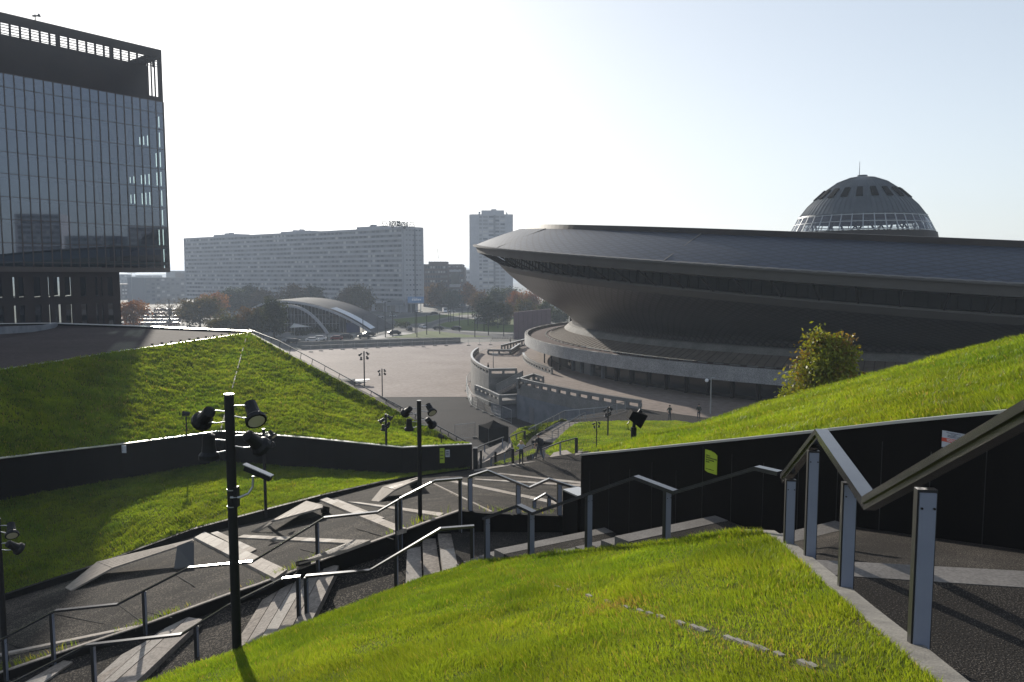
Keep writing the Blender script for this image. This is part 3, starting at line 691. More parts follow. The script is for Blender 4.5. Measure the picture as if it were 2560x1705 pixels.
def railing(name, label, pts, posts, plan, fdir, w=.12, h=.055, light=True, wd=.12, zfoot=None):
    P = [seg_at(x, y, plan) for x, y in pts]
    t = empty(name, (P[0].x, P[0].y, P[0].z - 1.1), label, 'railing', 'zigzag handrails along the sloping paths')
    MB().ribbon(P, w, h).build('handrail', M['rail'], t)
    for q in posts:
        x, yt, yf = q[:3]; tp = seg_at(x, yt, plan); ft = seg_at(x, yf, plan)
        best = min(range(len(P) - 1), key=lambda i: 0 if min(P[i].x, P[i + 1].x) <= tp.x <= max(P[i].x, P[i + 1].x) else 9)
        a, b_ = P[best], P[best + 1]
        if abs(b_.x - a.x) > 1e-3: tp = Vector((tp.x, tp.y, min(a.z + (b_.z - a.z) * (tp.x - a.x) / (b_.x - a.x), tp.z + .25)))
        panel_post(t, tp, ft.z - .35 if zfoot is None else zfoot, fdir, wd, .07, light)
    return t
lw_plan = [onP(x, y, P1) for x, y in [(2330, 1700), (2113, 1503), (1945, 1372), (1863, 1287), (1813, 1262), (1752, 1224), (1536, 1243), (1355, 1262), (1222, 1277), (1112, 1288)]]
lw_plan = [p + Vector((.10, .06, 0)) for p in lw_plan]
R1 = [(2600, 770), (2354, 935), (2000, 1142), (1888, 986), (1806, 1090)]
t = empty('zigzag_railing', (2.7, 4.9, 18.5), 'nearest steel zigzag railing, peaked beside the lawn corner and rising off the right edge', 'railing', 'zigzag handrails along the sloping paths')
PN = [Vector((2.88, 2.9, 0)), lw_plan[1], lw_plan[2], lw_plan[3], lw_plan[4], lw_plan[5]]
rp = [seg_at(x, y, PN) for x, y in R1]
rp[0] = rp[1] + (rp[1] - rp[2]) * .9
MB().ribbon(rp, .13, .06).build('handrail', M['rail'], t)
MB().ribbon([p - Vector((0, 0, .062)) for p in rp], .09, .05).build('rail_channel', M['rail'], t)
for x, yt, yf in ((1814, 1088, 1262), (1863, 1020, 1288), (1945, 1085, 1372), (2115, 1095, 1505)):
    ft = seg_at(x, yf, PN); tp = seg_at(x, yt, PN)
    tp = Vector((ft.x, ft.y, tp.z + .0)); panel_post(t, tp, ft.z - .3, (.12, 1, 0), .125, .06)
lw_far = lw_plan[5:]
railing('zigzag_railing', 'steel zigzag railing with four pale posts along the top edge of the nearest lawn', [(1114, 1188), (1193, 1159), (1229, 1176), (1462, 1093), (1553, 1127), (1740, 1071), (1793, 1083)],
        [(1121, 1190, 1284), (1223, 1176, 1276), (1356, 1134, 1263), (1537, 1122, 1245)], lw_far, AX, .13, .06)
r2 = [Vector((-.6, 17.4, 0)), Vector((-10, 17.2, 0)), Vector((-16, 17.0, 0))]
railing('zigzag_railing', 'short dark zigzag railing from twin posts to a square end, left of the nearest lawn', [(703, 1322), (850, 1309), (1012, 1213), (1090, 1207)],
        [(706, 1324, 1432), (913, 1272, 1350), (1088, 1209, 1310)], r2, (-1, .05, 0), .11, .055, True, .10)
railing('zigzag_railing', 'long dark zigzag railing leaving the frame bottom left, beside the nearest lawn', [(-60, 1600), (27, 1568), (198, 1481), (417, 1456), (521, 1391), (649, 1328), (690, 1323)],
        [(216, 1483, 1590), (453, 1436, 1535), (688, 1325, 1438)], r2, (-1, .05, 0), .11, .055, True, .10)
r1 = [WA + (WA - WB) * .5, WB + (WB - WA) * .05]
r1 = [Vector(p) - nW * .03 for p in r1]
railing('zigzag_railing', 'long dark zigzag railing on the low black wall, left part ending at twin posts', [(-80, 1497), (0, 1470), (127, 1402), (270, 1387), (433, 1303), (580, 1289), (745, 1188), (868, 1175), (916, 1147)],
        [(12, 1470, 1545), (121, 1412, 1512), (333, 1357, 1456), (731, 1202, 1302), (914, 1150, 1242)], r1, (-1, .05, 0), .11, .055, True, .10)
railing('zigzag_railing', 'short zigzag railing with a sunlit slope on the low black wall', [(919, 1144), (1000, 1103), (1063, 1098)],
        [(923, 1145, 1240), (1060, 1099, 1196)], r1, (-1, .05, 0), .11, .055, True, .10)
r3 = [Vector((-2.4, 20.05, 0)), Vector((5, 20.05, 0))]
railing('zigzag_railing', 'peaked zigzag railing over the low wall beside the tall right wall, left end square', [(1078, 1094), (1121, 1080), (1217, 1119), (1262, 1099), (1345, 1126), (1400, 1144)],
        [(1081, 1095, 1178), (1192, 1112, 1188), (1287, 1111, 1186)], r3, (-.25, .97, 0), .12, .06, True, .125)
r4 = [Vector((-1, 22.4, 0)), Vector((5, 22.2, 0))]
railing('peaked_railing', 'smallest peaked railing standing behind the peaked railing near the tall wall', [(1228, 1148), (1254, 1133), (1282, 1152)], [(1229, 1149, 1186), (1263, 1139, 1186)], r4, (-.25, .97, 0), .12, .055, True, .11)
# ---- benches: folded timber plates on the path
def bench(label, topq, leg=None, endp=None, thick=.07):
    tp = [up(*q) for q in topq]; c = sum(tp, Vector()) / len(tp)
    t = empty('bench', (c.x, c.y, c.z - .5), label, 'bench', 'folded timber benches on the upper path')
    MB().slab(tp, thick).build('seat', M['wood'], t)
    g = MB(); a, b2, c2, d2 = tp[0], tp[1], tp[2], tp[-1]
    for k in range(1, 6):
        f = k / 6; p0 = a.lerp(d2, f); p1 = b2.lerp(c2, f); p1 = p0.lerp(p1, .8); g.beam(p0 + Vector((0, 0, .002)), p1 + Vector((0, 0, .002)), .012, .005)
    g.build('slat_gap', M['railblack'], t)
    if leg:
        lg = [up(*q) for q in leg]; MB().slab(lg, thick).build('sloping_leg', M['wood'], t)
    if endp:
        eq = [up(*q) for q in endp]; n_ = len(eq)
        MB().add(eq + [p + Vector((-.10, .05, 0)) for p in eq], [tuple(range(n_)), tuple(range(2 * n_ - 1, n_ - 1, -1))] + [(i, (i + 1) % n_, n_ + (i + 1) % n_, n_ + i) for i in range(n_)]).build('end_panel', M['railblack'], t)
    return t
bench('long folded timber bench on the shaded left path, black end raised at its right', [(223, 1291, .45), (443, 1239, .85), (446, 1243, .85), (258, 1305, .45)],
      [(223, 1291, .44), (258, 1305, .44), (163, 1357, .03), (150, 1350, .03)], [(446, 1243, .84), (446, 1301, 0), (405, 1308, 0), (412, 1256, .74)])
bench('folded timber bench by the second lamp post, its tip to the lower left', [(620, 1199, .42), (704, 1151, .42), (741, 1160, .5), (742, 1166, .5)],
      [(620, 1199, .41), (626, 1201, .41), (590, 1222, .02), (577, 1222, .02)], [(742, 1163, .49), (758, 1166, .3), (757, 1178, 0), (742, 1180, 0)])
bench('timber bench at the path end under the long left wall, slats sloping down', [(880, 1118, .45), (962, 1096, .65), (969, 1098, .65), (908, 1125, .45)],
      [(880, 1118, .44), (908, 1125, .44), (871, 1153, .02), (853, 1151, .02)], [(968, 1098, .64), (968, 1112, 0), (945, 1118, 0), (948, 1104, .6)])
bench('slatted timber bench right behind the low black wall with grass tufts', [(687, 1292, .32), (815, 1240, .4), (852, 1241, .4), (800, 1262, .32)], None, [(687, 1293, .31), (687, 1303, 0), (715, 1296, 0), (715, 1287, .3)])
# ---- floodlight posts
def floodlight(parent, c, d, sc_=1.0):
    d = Vector(d).normalized(); c = Vector(c)
    rs = [.05, .095, .10, .115, .16, .165]; ls = [-.20, -.18, -.02, .08, .13, .20]
    fb = MB().tube([c + d * l * sc_ for l in ls], [r * sc_ for r in rs], 14).build('floodlight', M['lampblack'], parent, world=False)
    MB().tube([c + d * .2 * sc_, c + d * .206 * sc_], .128 * sc_, 14).build('lens', M['lens'], fb, world=False)
    br = MB(); s_ = 1 if c.x > 0 else -1; pz = Vector((0.06 * s_, 0, c.z))
    br.tube([pz + Vector((0, 0, .09)), Vector((c.x * .55, c.y * .5, c.z + .10)), c + Vector((-.02 * s_, 0, .10))], .012, 6)
    br.tube([pz - Vector((0, 0, .07)), Vector((c.x * .55, c.y * .5, c.z - .10)), c + Vector((-.02 * s_, 0, -.09))], .012, 6)
    br.build('bracket', M['steel'], fb, world=False)
HL = 4.15
def lamp_post(loc, label, h=HL):
    t = empty('lamp_post', loc, label, 'lamp post', 'black floodlight posts')
    MB().tube([(0, 0, -.3), (0, 0, h)], .073, 20).build('pole', M['lampblack'], t, world=False)
    MB().tube([(0, 0, h), (0, 0, h + .012)], .077, 20).build('cap', M['coping'], t, world=False)
    floodlight(t, (-.40, .06, h - .36), (-.55, .55, -.5)); floodlight(t, (.38, -.03, h - .27), (.55, -.75, -.75))
    floodlight(t, (-.34, .0, h - .82), (-.02, .05, -1)); floodlight(t, (.36, .05, h - .75), (.35, .6, -.6))
    return t
lp = onP(545, 1494, P1); L1t = lamp_post(lp, 'nearest black floodlight post, standing on the near lawn with a security camera')
def lamp_copy(loc, label, s=1.0, rz=0):
    c = copy_tree(L1t); c.location = loc; c['label'] = label; c.scale = (s, s, s); c.rotation_euler = (0, 0, rz); return c
def lampfit(x, yt, yf, Y, label, rz=0):
    f = atY(x, yf, Y); tp = atY(x, yt, Y); return lamp_copy(f, label, (tp.z - f.z) / HL, rz)
lampfit(966, 921, 1196, up(966, 1196, 0).y, 'black floodlight post rising through the upper path right of the twin rail posts')
lampfit(611, 986, 1176, 35.0, 'black floodlight post by the sunken lawn, behind the folded bench', .5)
lampfit(14, 1193, 1543, 20.1, 'black floodlight post cut by the left edge of the frame')
lampfit(889, 952, 1096, 48.5, 'black floodlight post just in front of the long left wall', 1.2)
lampfit(1397, 934, 1030, 65.0, 'taller of two floodlight posts on the small lawn beyond the tall wall', .8)
lampfit(1371, 968, 1034, 48.0, 'shorter of two floodlight posts on the small lawn beyond the tall wall', .3)
b1 = onZ(838, 890, 0); lampfit(838, 807, 890, b1.y, 'tall floodlight post on the pale square, left of its neighbour', .4)
b2_ = onZ(879, 914, 0); lampfit(879, 847, 914, b2_.y, 'tall floodlight post where the pale square meets dark asphalt')
# security camera strapped to the nearest post
cc = Vector(lp) + Vector((0, 0, HL - 1.42))
t = empty('security_camera', cc, 'grey security camera on a curved arm, strapped to the nearest floodlight post', 'camera')
MB().obox((.20, -.04, .22), (.40, -.02, -.17), (.02, .09, 0), (.03, 0, .085)).build('housing', M['lampblack'], t, world=False)
MB().obox((.20, -.05, .31), (.44, -.02, -.19), (.02, .11, 0), (0, 0, .014)).build('sunshield', M['steel'], t, world=False)
MB().tube([(.0, -.075, -.20), (.14, -.07, -.20), (.27, -.04, -.15), (.33, 0, -.05), (.34, 0, .12)], .02, 8).build('arm', M['steel'], t, world=False)
MB().bx(.05, .11, -.09, .03, -.36, -.04).build('junction_box', M['lampblack'], t, world=False)
for zz in (-.10, -.37): MB().tube([(0, 0, zz), (0, 0, zz + .015)], .08, 14).build('strap', M['steel'], t, world=False)
# small spotlights on short stalks and the big floodlight on the right lawn
def spot(loc, label, d, h=.9, s=1.0):
    t = empty('spotlight', loc, label, 'spotlight', 'short spotlights set in the lawns'); t.scale = (s, s, s)
    MB().tube([(0, 0, -.3), (0, 0, h)], .04, 8).build('stalk', M['lampblack'], t, world=False)
    d = Vector(d).normalized(); c = Vector((0, 0, h + .1))
    hb = MB().tube([c - d * .22, c - d * .18, c + d * .1, c + d * .12, c + d * .2], [.06, .13, .13, .17, .17], 12).build('head', M['lampblack'], t, world=False)
    MB().tube([c + d * .2, c + d * .21], .13, 12).build('lens', M['lens'], hb, world=False)
p = atY(429, 990, 48.5); spot(p, 'short spotlight on the rim of the long left wall', (-1, -.2, .1), .95, 1.05)
p = atY(1015, 1024, 50); spot(p, 'short spotlight at the lowest right tip of the pyramid lawn', (-.8, .5, .2), .6, .9)
p = atY(1456, 1030, 22) + Vector((0, 0, .2))
t = empty('floodlight', p, 'big black box floodlight tilted up on a short post on the right lawn', 'floodlight')
MB().tube([(0, 0, -.6), (0, 0, .42)], .085, 12).build('post', M['lampblack'], t, world=False)
d = Vector((.80, .1, -.42)).normalized(); u_ = Vector((.42, 0, .80)).normalized(); s_ = d.cross(u_).normalized(); c = Vector((.06, 0, .72))
hd = MB()
qa = [c - d * .22 + u_ * a * .13 + s_ * b_ * .16 for a, b_ in ((-1, -1), (-1, 1), (1, 1), (1, -1))]
qb = [c + d * .16 + u_ * a * .20 + s_ * b_ * .22 for a, b_ in ((-1, -1), (-1, 1), (1, 1), (1, -1))]
hd.hexa(qa, qb); qc = [q + d * .06 + (q - c - d * .16) * .05 for q in qb]; hd.hexa([q + (q - c - d * .16) * .05 for q in qb], qc)
hb = hd.build('housing', M['mattblack'], t, world=False)
MB().tube([c + u_ * .12 + d * .02, c + u_ * .26 + d * .04], .055, 10).build('ballast', M['lampblack'], hb, world=False)
MB().tube([(-.02, 0, .30), (-.16, 0, .36), (-.18, 0, .52), (-.12, 0, .60)], .014, 6).build('cable', M['railblack'], t, world=False)
MB().tube([(0, 0, .40), (.03, 0, .66)], .05, 8).build('yoke', M['lampblack'], t, world=False)
# ---- signs on the tall right wall
def text_mesh(body, size, mat_, parent, o, ex, ez, name='lettering', align='LEFT', ext=.002, sx=1.0, spacing=1.0, bold=0.0):
    cu = bpy.data.curves.new('t', 'FONT'); cu.body = body; cu.size = size; cu.align_x = align; cu.extrude = ext; cu.space_line = spacing; cu.resolution_u = 3; cu.offset = bold
    tmp = bpy.data.objects.new('t', cu); COL.objects.link(tmp); bpy.context.view_layer.update()
    me = bpy.data.meshes.new_from_object(tmp.evaluated_get(bpy.context.evaluated_depsgraph_get()))
    bpy.data.objects.remove(tmp); bpy.data.curves.remove(cu)
    ex = Vector(ex).normalized(); ez = Vector(ez).normalized(); ny = ex.cross(ez)
    for v in me.vertices: v.co = Vector(o) + ex * v.co.x * sx + ez * v.co.y + ny * v.co.z
    me.materials.clear(); me.materials.append(mat_)
    ob = bpy.data.objects.new(name, me); COL.objects.link(ob)
    if parent: adopt(ob, parent)
    return ob
RWa, RWb = RW0 - NX * .012, RW1 - NX * .012
a = onV(1622, 1033, RWa, RWb); b_ = onV(1649.5, 1040, RWa, RWb); c_ = onV(1649.5, 1094, RWa, RWb); d_ = onV(1623, 1082, RWa, RWb)
zt, zb_ = (a.z + b_.z) / 2, (c_.z + d_.z) / 2; exd = Vector((b_.x - a.x, b_.y - a.y, 0)); wd_ = exd.length; exd.normalize()
t = empty('notice', (a.x, a.y, zb_), 'yellow-green notice board with dark lettering on the tall right wall', 'sign')
hh = zt - zb_
def sp(fx, fz, off=.0): return Vector((exd.x * wd_ * fx, exd.y * wd_ * fx, hh * fz)) - NX * off
pl = [sp(0, .06), sp(.16, .02), sp(.22, 0), sp(1, 0), sp(1, .86), sp(.8, .95), sp(.55, .985), sp(.5, 1), sp(0, 1)]
MB().add(pl + [p - NX * .01 for p in pl], [tuple(range(9)), tuple(range(17, 8, -1))] + [(i, (i + 1) % 9, 9 + (i + 1) % 9, 9 + i) for i in range(9)]).build('board', M['yellow'], t, world=False)
text_mesh('ZAKAZ\nWPROWADZANIA\nNA TRAWNIK\nPSÓW', hh * .088, M['ink'], t, sp(.08, .73, .013), exd, (0, 0, 1), spacing=1.1, sx=.92)
text_mesh('www.mckkatowice.pl', hh * .05, M['ink'], t, sp(.08, .14, .013), exd, (0, 0, 1), 'web_line', sx=1.15)
a = onV(2167, 989, RWa, RWb); b_ = onV(2221, 999, RWa, RWb); d_ = onV(2166, 1027, RWa, RWb)
exd = Vector((b_.x - a.x, b_.y - a.y, 0)); wd_ = exd.length; exd.normalize(); zt, zb_ = a.z, d_.z; hh = zt - zb_
t = empty('notice', (a.x, a.y, zb_), 'white notice with a red band and small text on the tall right wall', 'sign')
MB().obox(sp(0, 0), exd * wd_, -NX * .008, (0, 0, hh)).build('board', M['board'], t, world=False)
MB().obox(sp(0, .35, .0085), exd * wd_, -NX * .003, (0, 0, hh * .23)).build('red_band', M['red'], t, world=False)
text_mesh('NIEBEZPIECZEŃSTWO\nPORAŻENIA PRĄDEM', hh * .088, M['white'], t, sp(.5, .49, .013), exd, (0, 0, 1), 'band_lettering', 'CENTER', sx=.9)
text_mesh('Na tym terenie obowiązuje zakaz wstępu\nna teren zielony\ndla osób postronnych oraz wejścia\nosób nieupoważnionych i zwierząt', hh * .062, M['inkblue'], t, sp(.5, .90, .011), exd, (0, 0, 1), 'lettering', 'CENTER', sx=.82, spacing=1.25)
# ================================================================ THE ROUND ARENA
CX, CY = 74.0, 148.0
def zt(x, y): return 18.9 - .0499 * x + .0524 * y
def circ(Rr, n, f, a0=0, a1=360):
    """a ring of points; f(x,y)->z"""
    out_ = []
    for i in range(n + 1):
        a = R(a0 + (a1 - a0) * i / n); x, y = CX + Rr * math.cos(a), CY + Rr * math.sin(a); out_.append(Vector((x, y, f(x, y))))
    return out_
def loft(rows, Rs, a0=0, a1=360):
    mb = MB(); n = len(rows[0]); mb.uv = []; v = 0
    for j, r in enumerate(rows):
        if j: v += (r[n // 2] - rows[j - 1][n // 2]).length
        for i in range(n): mb.uv.append((R(a0 + (a1 - a0) * i / (n - 1)) * 76.0, v))
    mb.add([p for r in rows for p in r], [(j * n + i, j * n + i + 1, (j + 1) * n + i + 1, (j + 1) * n + i) for j in range(len(rows) - 1) for i in range(n - 1)])
    return mb
A = empty('arena', (CX, CY, 5), 'huge saucer-shaped arena with a plated tilted rim and a small glazed dome', 'arena')
T = lambda d: (lambda x, y: zt(x, y) + d)
C_ = lambda z: (lambda x, y: z)
NS = 300
o = loft([circ(81, NS, T(0)), circ(78.2, NS, T(1.25)), circ(75.3, NS, T(2.42)), circ(72.4, NS, T(3.5))], None).build('roof', M['roof'], A, smooth=True)
mb = loft([circ(72.4, NS, T(3.5)), circ(72.2, NS, T(4.2)), circ(71.4, NS, T(4.25)), circ(70, NS, T(4.0)), circ(30, NS, T(4.1)), circ(1, NS, T(4.2))], None); mb.uv = None
mb.build('roof_deck', M['darkwall'], A)
mb = MB()
for a in range(150, 300, 9):                     # raised seams on the plated rim, one per segment
    a_ = R(a + 4); ca, sa = math.cos(a_), math.sin(a_)
    p, q = [Vector((CX + r * ca, CY + r * sa, zt(CX + r * ca, CY + r * sa) + d)) for r, d in ((80.9, .06), (72.5, 3.53))]
    if a % 27 < 9: mb.beam(p, q, .22, .10)
mb.build('roof_seam', M['fascia'], A)
mb = loft([circ(80.85, NS, T(.06)), circ(81.35, NS, T(.02)), circ(81.35, NS, T(-.14)), circ(80.95, NS, T(-.18)), circ(80.6, NS, T(-1.25)), circ(79.2, NS, T(-1.45)), circ(75.2, NS, T(-1.2))], None); mb.uv = None
mb.build('rim_fascia', M['fascia'], A)
rw_ = [[], [], []]
for i in range(130 * 4):
    a_ = R(145 + i * .3); ca, sa = math.cos(a_), math.sin(a_); hi = .06 if i % 4 in (0, 1, 2) else .0
    for k_, (r_, d_) in enumerate(((80.6, .14 + hi * .2), (81.45, hi - .02), (81.42, -.2))):
        x, y = CX + r_ * ca, CY + r_ * sa; rw_[k_].append(Vector((x, y, zt(x, y) + d_)))
mb = MB(); n_ = len(rw_[0]); mb.add(rw_[0] + rw_[1] + rw_[2], [(j * n_ + i, j * n_ + i + 1, (j + 1) * n_ + i + 1, (j + 1) * n_ + i) for j in range(2) for i in range(n_ - 1)])
mb.build('gutter_plates', M['fascia'], A)
mb = loft([circ(75.2, NS, T(-1.2)), circ(75.2, NS, T(-3.25))], None); mb.uv = None
wb = mb.build('window_band', M['bandglass'], A)
for i in range(52):                              # each window of the band with its own frame
    P_ = []
    for a in (148.1 + i * 3, 150.9 + i * 3):
        ca, sa = math.cos(R(a)), math.sin(R(a)); x, y = CX + 75.26 * ca, CY + 75.26 * sa; P_.append((Vector((x, y, zt(x, y) - 3.15)), Vector((x, y, zt(x, y) - 1.3)), Vector((ca, sa, 0))))
    (a0, a1, na), (b0_, b1_, nb_) = P_; m_ = MB(); m_.add([a0, b0_, b1_, a1], [(0, 1, 2, 3)]); m_.cur = 1
    for k in range(4): m_.beam(a0.lerp(b0_, k / 3) + na * .05, a1.lerp(b1_, k / 3) + na * .05, .12, .1, na)
    m_.beam(a0 + na * .05, b0_ + na * .05, .1, .1); m_.beam(a1 + na * .05, b1_ + na * .05, .1, .1)
    m_.build('window', [M['bandglass'], M['mattblack']], A)
sv = None
for i in range(52):
    a_ = R(148 + i * 3); ca, sa = math.cos(a_), math.sin(a_)
    pts = []
    for r, d in ((80.2, -1.3), (76.3, -3.25)):
        x, y = CX + r * ca, CY + r * sa; pts.append((x, y, zt(x, y) + d))
    MB().tube(pts, .13, 6).build('strut', M['darkwall'], A)
mb = loft([circ(75.2, NS, T(-3.2)), circ(76.5, NS, T(-3.2)), circ(76.5, NS, T(-3.45)), circ(75.7, NS, T(-4.25))], None); mb.uv = None
mb.build('bowl_lip', M['fascia'], A)
prof = [(0, 0), (.12, .11), (.25, .235), (.36, .36), (.47, .49), (.58, .635), (.68, .77), (.78, .89), (.87, .97), (.94, .995), (1, 1.0)]
rows = []
for fz, fr in prof:
    rows.append(circ(75.7 - 13.6 * fr, NS, (lambda fz: (lambda x, y: (zt(x, y) - 4.25) * (1 - fz) + 11.6 * fz))(fz)))
loft(rows, None).build('bowl', M['bowl'], A, smooth=True)
mb = loft([circ(62.1, NS, C_(11.62)), circ(62.8, NS, C_(11.5)), circ(63.6, NS, C_(10.7))], None); mb.uv = None; mb.build('base_ring', M['conc'], A)
mb = loft([circ(63.6, NS, C_(10.7)), circ(66.6, NS, C_(9.55))], None); mb.uv = None; sk = mb.build('sloping_skirt', M['plank'], A)
mb = MB()
for i in range(150):
    a_ = R(140 + i); ca, sa = math.cos(a_), math.sin(a_); mb.beam((CX + 63.7 * ca, CY + 63.7 * sa, 10.68), (CX + 66.5 * ca, CY + 66.5 * sa, 9.60), .10, .05)
mb.build('batten', M['batten'], sk)
mb = loft([circ(66.6, NS, C_(9.45)), circ(71.0, NS, C_(9.3))], None); mb.uv = None; mb.build('annex_roof', M['annexroof'], A)
mb = loft([circ(70.9, NS, C_(9.28)), circ(70.95, NS, C_(9.8)), circ(71.5, NS, C_(9.8)), circ(71.55, NS, C_(7.95)), circ(66.3, NS, C_(7.9))], None); mb.uv = None; mb.build('annex_fascia', M['pebble'], A)
mb = MB()
for i in range(70):
    a_ = R(150 + i * 2); ca, sa = math.cos(a_), math.sin(a_); tx = Vector((-sa, ca, 0)); p = Vector((CX + 67.2 * ca, CY + 67.2 * sa, 9.45)); mb.obox(p - tx * .7, tx * 1.4, Vector((ca, sa, 0)) * .25, (0, 0, .12))
    if i % 2: 
        p = Vector((CX + 71.22 * ca, CY + 71.22 * sa, 9.8)); mb.obox(p - tx * 1.6, tx * 3.2, Vector((ca, sa, 0)) * .12, (0, 0, .05))
mb.build('roof_kerb', M['conc'], A)
mb = loft([circ(66.4, NS, C_(7.95)), circ(66.4, NS, C_(4.9))], None); mb.uv = None; mb.build('annex_wall', M['darkwall'], A)
for a in range(196, 262, 3):
    a_ = R(a); ca, sa = math.cos(a_), math.sin(a_); tx = Vector((-sa, ca, 0)); rx = Vector((ca, sa, 0)); p = Vector((CX, CY, 4.98)) + rx * 66.42
    if a in (199, 202): MB().obox(p - tx * 1.3, tx * 2.6, rx * .10, (0, 0, 2.5)).build('door', M['conc' if a == 199 else 'winC'], A)
    else: MB().obox(p - tx * 1.45 + Vector((0, 0, .5)), tx * 2.9, rx * .06, (0, 0, 2.1)).build('window', M['glassdark'], A)
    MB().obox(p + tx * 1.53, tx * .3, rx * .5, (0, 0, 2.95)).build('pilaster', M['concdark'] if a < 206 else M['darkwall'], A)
# dome on the roof
DX = ray(1977, 545)[0] * 150; DC = Vector((DX, 150, 0)); zv = lambda yv: CAMZ + ray(1977, yv / K)[1] * 150
def dring(r, z, n=80): return [Vector((DC.x + r * math.cos(2 * math.pi * i / n), DC.y + r * math.sin(2 * math.pi * i / n), z)) for i in range(n + 1)]
def dloft(l): 
    rows_ = [dring(r, z) for r, z in l]; n = 81; mb = MB(); mb.add([p for q in rows_ for p in q], [(j * n + i, j * n + i + 1, (j + 1) * n + i + 1, (j + 1) * n + i) for j in range(len(l) - 1) for i in range(n - 1)]); return mb
zg0, zg1 = zv(583), zv(544)
D = dloft([(11.45, zg1 - .1), (11.55, zg1 + .15), (11.3, zg1 + .2), (9.87, zv(516)), (8.26, zv(495.5)), (6.4, zv(473.8)), (4.5, zv(456)), (2.36, zv(445)), (.95, zv(441)), (.9, zv(438)), (.01, zv(438))]).build('dome', M['dome'], A, smooth=True)
mb = MB()
for i in range(72):
    a_ = 2 * math.pi * i / 72; c = Vector((math.cos(a_), math.sin(a_), 0)); pp = [DC + c * (r + .03) + Vector((0, 0, z)) for r, z in ((11.3, zg1 + .2), (9.87, zv(516)), (8.26, zv(495.5)), (6.4, zv(473.8)), (4.5, zv(456)), (2.36, zv(445)))]
    for p, q in zip(pp[:-1], pp[1:]): mb.beam(p, q, .06, .08)
mb.build('standing_seam', M['dome'], D)
for i in range(20):
    a0_, a1_ = 2 * math.pi * (i + .28) / 20, 2 * math.pi * (i + .72) / 20
    q = [DC + Vector((math.cos(a), math.sin(a), 0)) * r + Vector((0, 0, z)) for r, z, a in ((8.72, zv(498.5), a0_), (8.72, zv(498.5), a1_), (6.9, zv(476), a1_), (6.9, zv(476), a0_))]
    c = sum(q, Vector()) / 4; nrm = (q[1] - q[0]).cross(q[3] - q[0]).normalized()
    if nrm.z < 0: nrm = -nrm
    MB().add([p + nrm * .1 for p in q] + [p - nrm * .3 for p in q], [(0, 1, 2, 3), (4, 5, 6, 7), (0, 1, 5, 4), (1, 2, 6, 5), (2, 3, 7, 6), (3, 0, 4, 7)]).build('dome_window', M['mattblack'], D)
zm = (zg0 * .46 + zg1 * .54)
gl = dloft([(12.95, zg0), (12.2, zm), (11.4, zg1)]).build('dome_glazing', M['domeglass'], A)
mb = MB()
for i in range(40):
    a_ = 2 * math.pi * (i + .5) / 40; c = Vector((math.cos(a_), math.sin(a_), 0)); mb.beam(DC + c * 12.98 + Vector((0, 0, zg0)), DC + c * 11.45 + Vector((0, 0, zg1)), .16, .16)
for r, z in ((12.97, zg0 + .1), (12.22, zm), (11.5, zg1 - .12)):
    d_ = dring(r, z, 80)
    for p, q in zip(d_[:-1], d_[1:]): mb.beam(p, q, .14, .14)
mb.build('glazing_bar', M['fur'], gl)
mb = MB()
for i in range(28):
    a_ = 2 * math.pi * i / 28; b_ = a_ + (.16 if i % 2 else -.16)
    mb.beam(DC + Vector((math.cos(a_) * 11.8, math.sin(a_) * 11.8, zg0)), DC + Vector((math.cos(b_) * 10.6, math.sin(b_) * 10.6, zg1)), .28, .28)
mb.build('inner_bracing', M['tower'], A)
dloft([(10.9, zg1 - 1.0), (11.3, zg1 - .1)]).build('inner_upstand', M['tower'], A)
dloft([(14.0, zg0 - 3.5), (13.3, zg0 - .15), (12.9, zg0 - .02), (11, zg0 - .02)]).build('dome_base', M['darkwall'], A)
MB().tube([(DC.x - .6, 150, zv(438)), (DC.x - .6, 150, zv(404))], [.09, .04], 6).build('mast', M['steel'], A)
fl3 = None
for px_, py_ in ((1316, 745), (1329, 752), (1357, 758)):
    p = onZ(px_, py_, 9.6)
    if fl3 is None:
        fl3 = empty('roof_floodlight', p, 'black floodlight on the low brown roof, in the sun below the bowl', 'floodlight', 'floodlights below the bowl')
        MB().tube([(0, 0, 0), (0, 0, .7)], .12, 8).build('stand', M['lampblack'], fl3, world=False)
        MB().hexa([(-.7, -.35, .5), (.7, -.35, .5), (.7, .35, .75), (-.7, .35, .75)], [(-.7, -.7, 1.25), (.7, -.7, 1.25), (.7, .1, 1.6), (-.7, .1, 1.6)]).build('housing', M['lampblack'], fl3, world=False)
    else: c = copy_tree(fl3); c.location = p
# ================================================================ SQUARE, DECK AND THEIR WALLS
mb = MB(); mb.add([(-4500, -300, -.03), (4500, -300, -.03), (4500, 4500, -.03), (-4500, 4500, -.03)], [(0, 1, 2, 3)])
struct(mb, 'ground', mat('town_ground', (.06, .062, .05), .9, c2=(.09, .085, .07), scale=.01, fine=.2, fscale=.3))
sqe = [onZ(1075, 912, 0), onZ(870, 913, 0), onZ(640, 918, 0)]
mb = MB().add([(-150, 60, -.01), (20, 60, -.01), (20, 140, -.01), (-150, 140, -.01)], [(0, 1, 2, 3)]); struct(mb, 'asphalt_yard', M['asphalt'])
q0, q1 = onZ(696, 803.5, 0), onZ(1060, 788.5, 0)
sq = [(-160, sqe[2].y - 3, .006), (sqe[1].x, sqe[1].y, .006), (sqe[0].x, sqe[0].y, .006), (4, sqe[0].y - 2, .006), (4, 200, .006), (20, q1.y + 9, .006), (q1.x + 4, q1.y + 3, .006), (q0.x, q0.y, .006), (-160, q0.y - 12, .006)]
mb = MB().add(sq, [tuple(range(len(sq)))]); struct(mb, 'square', M['plaza'])
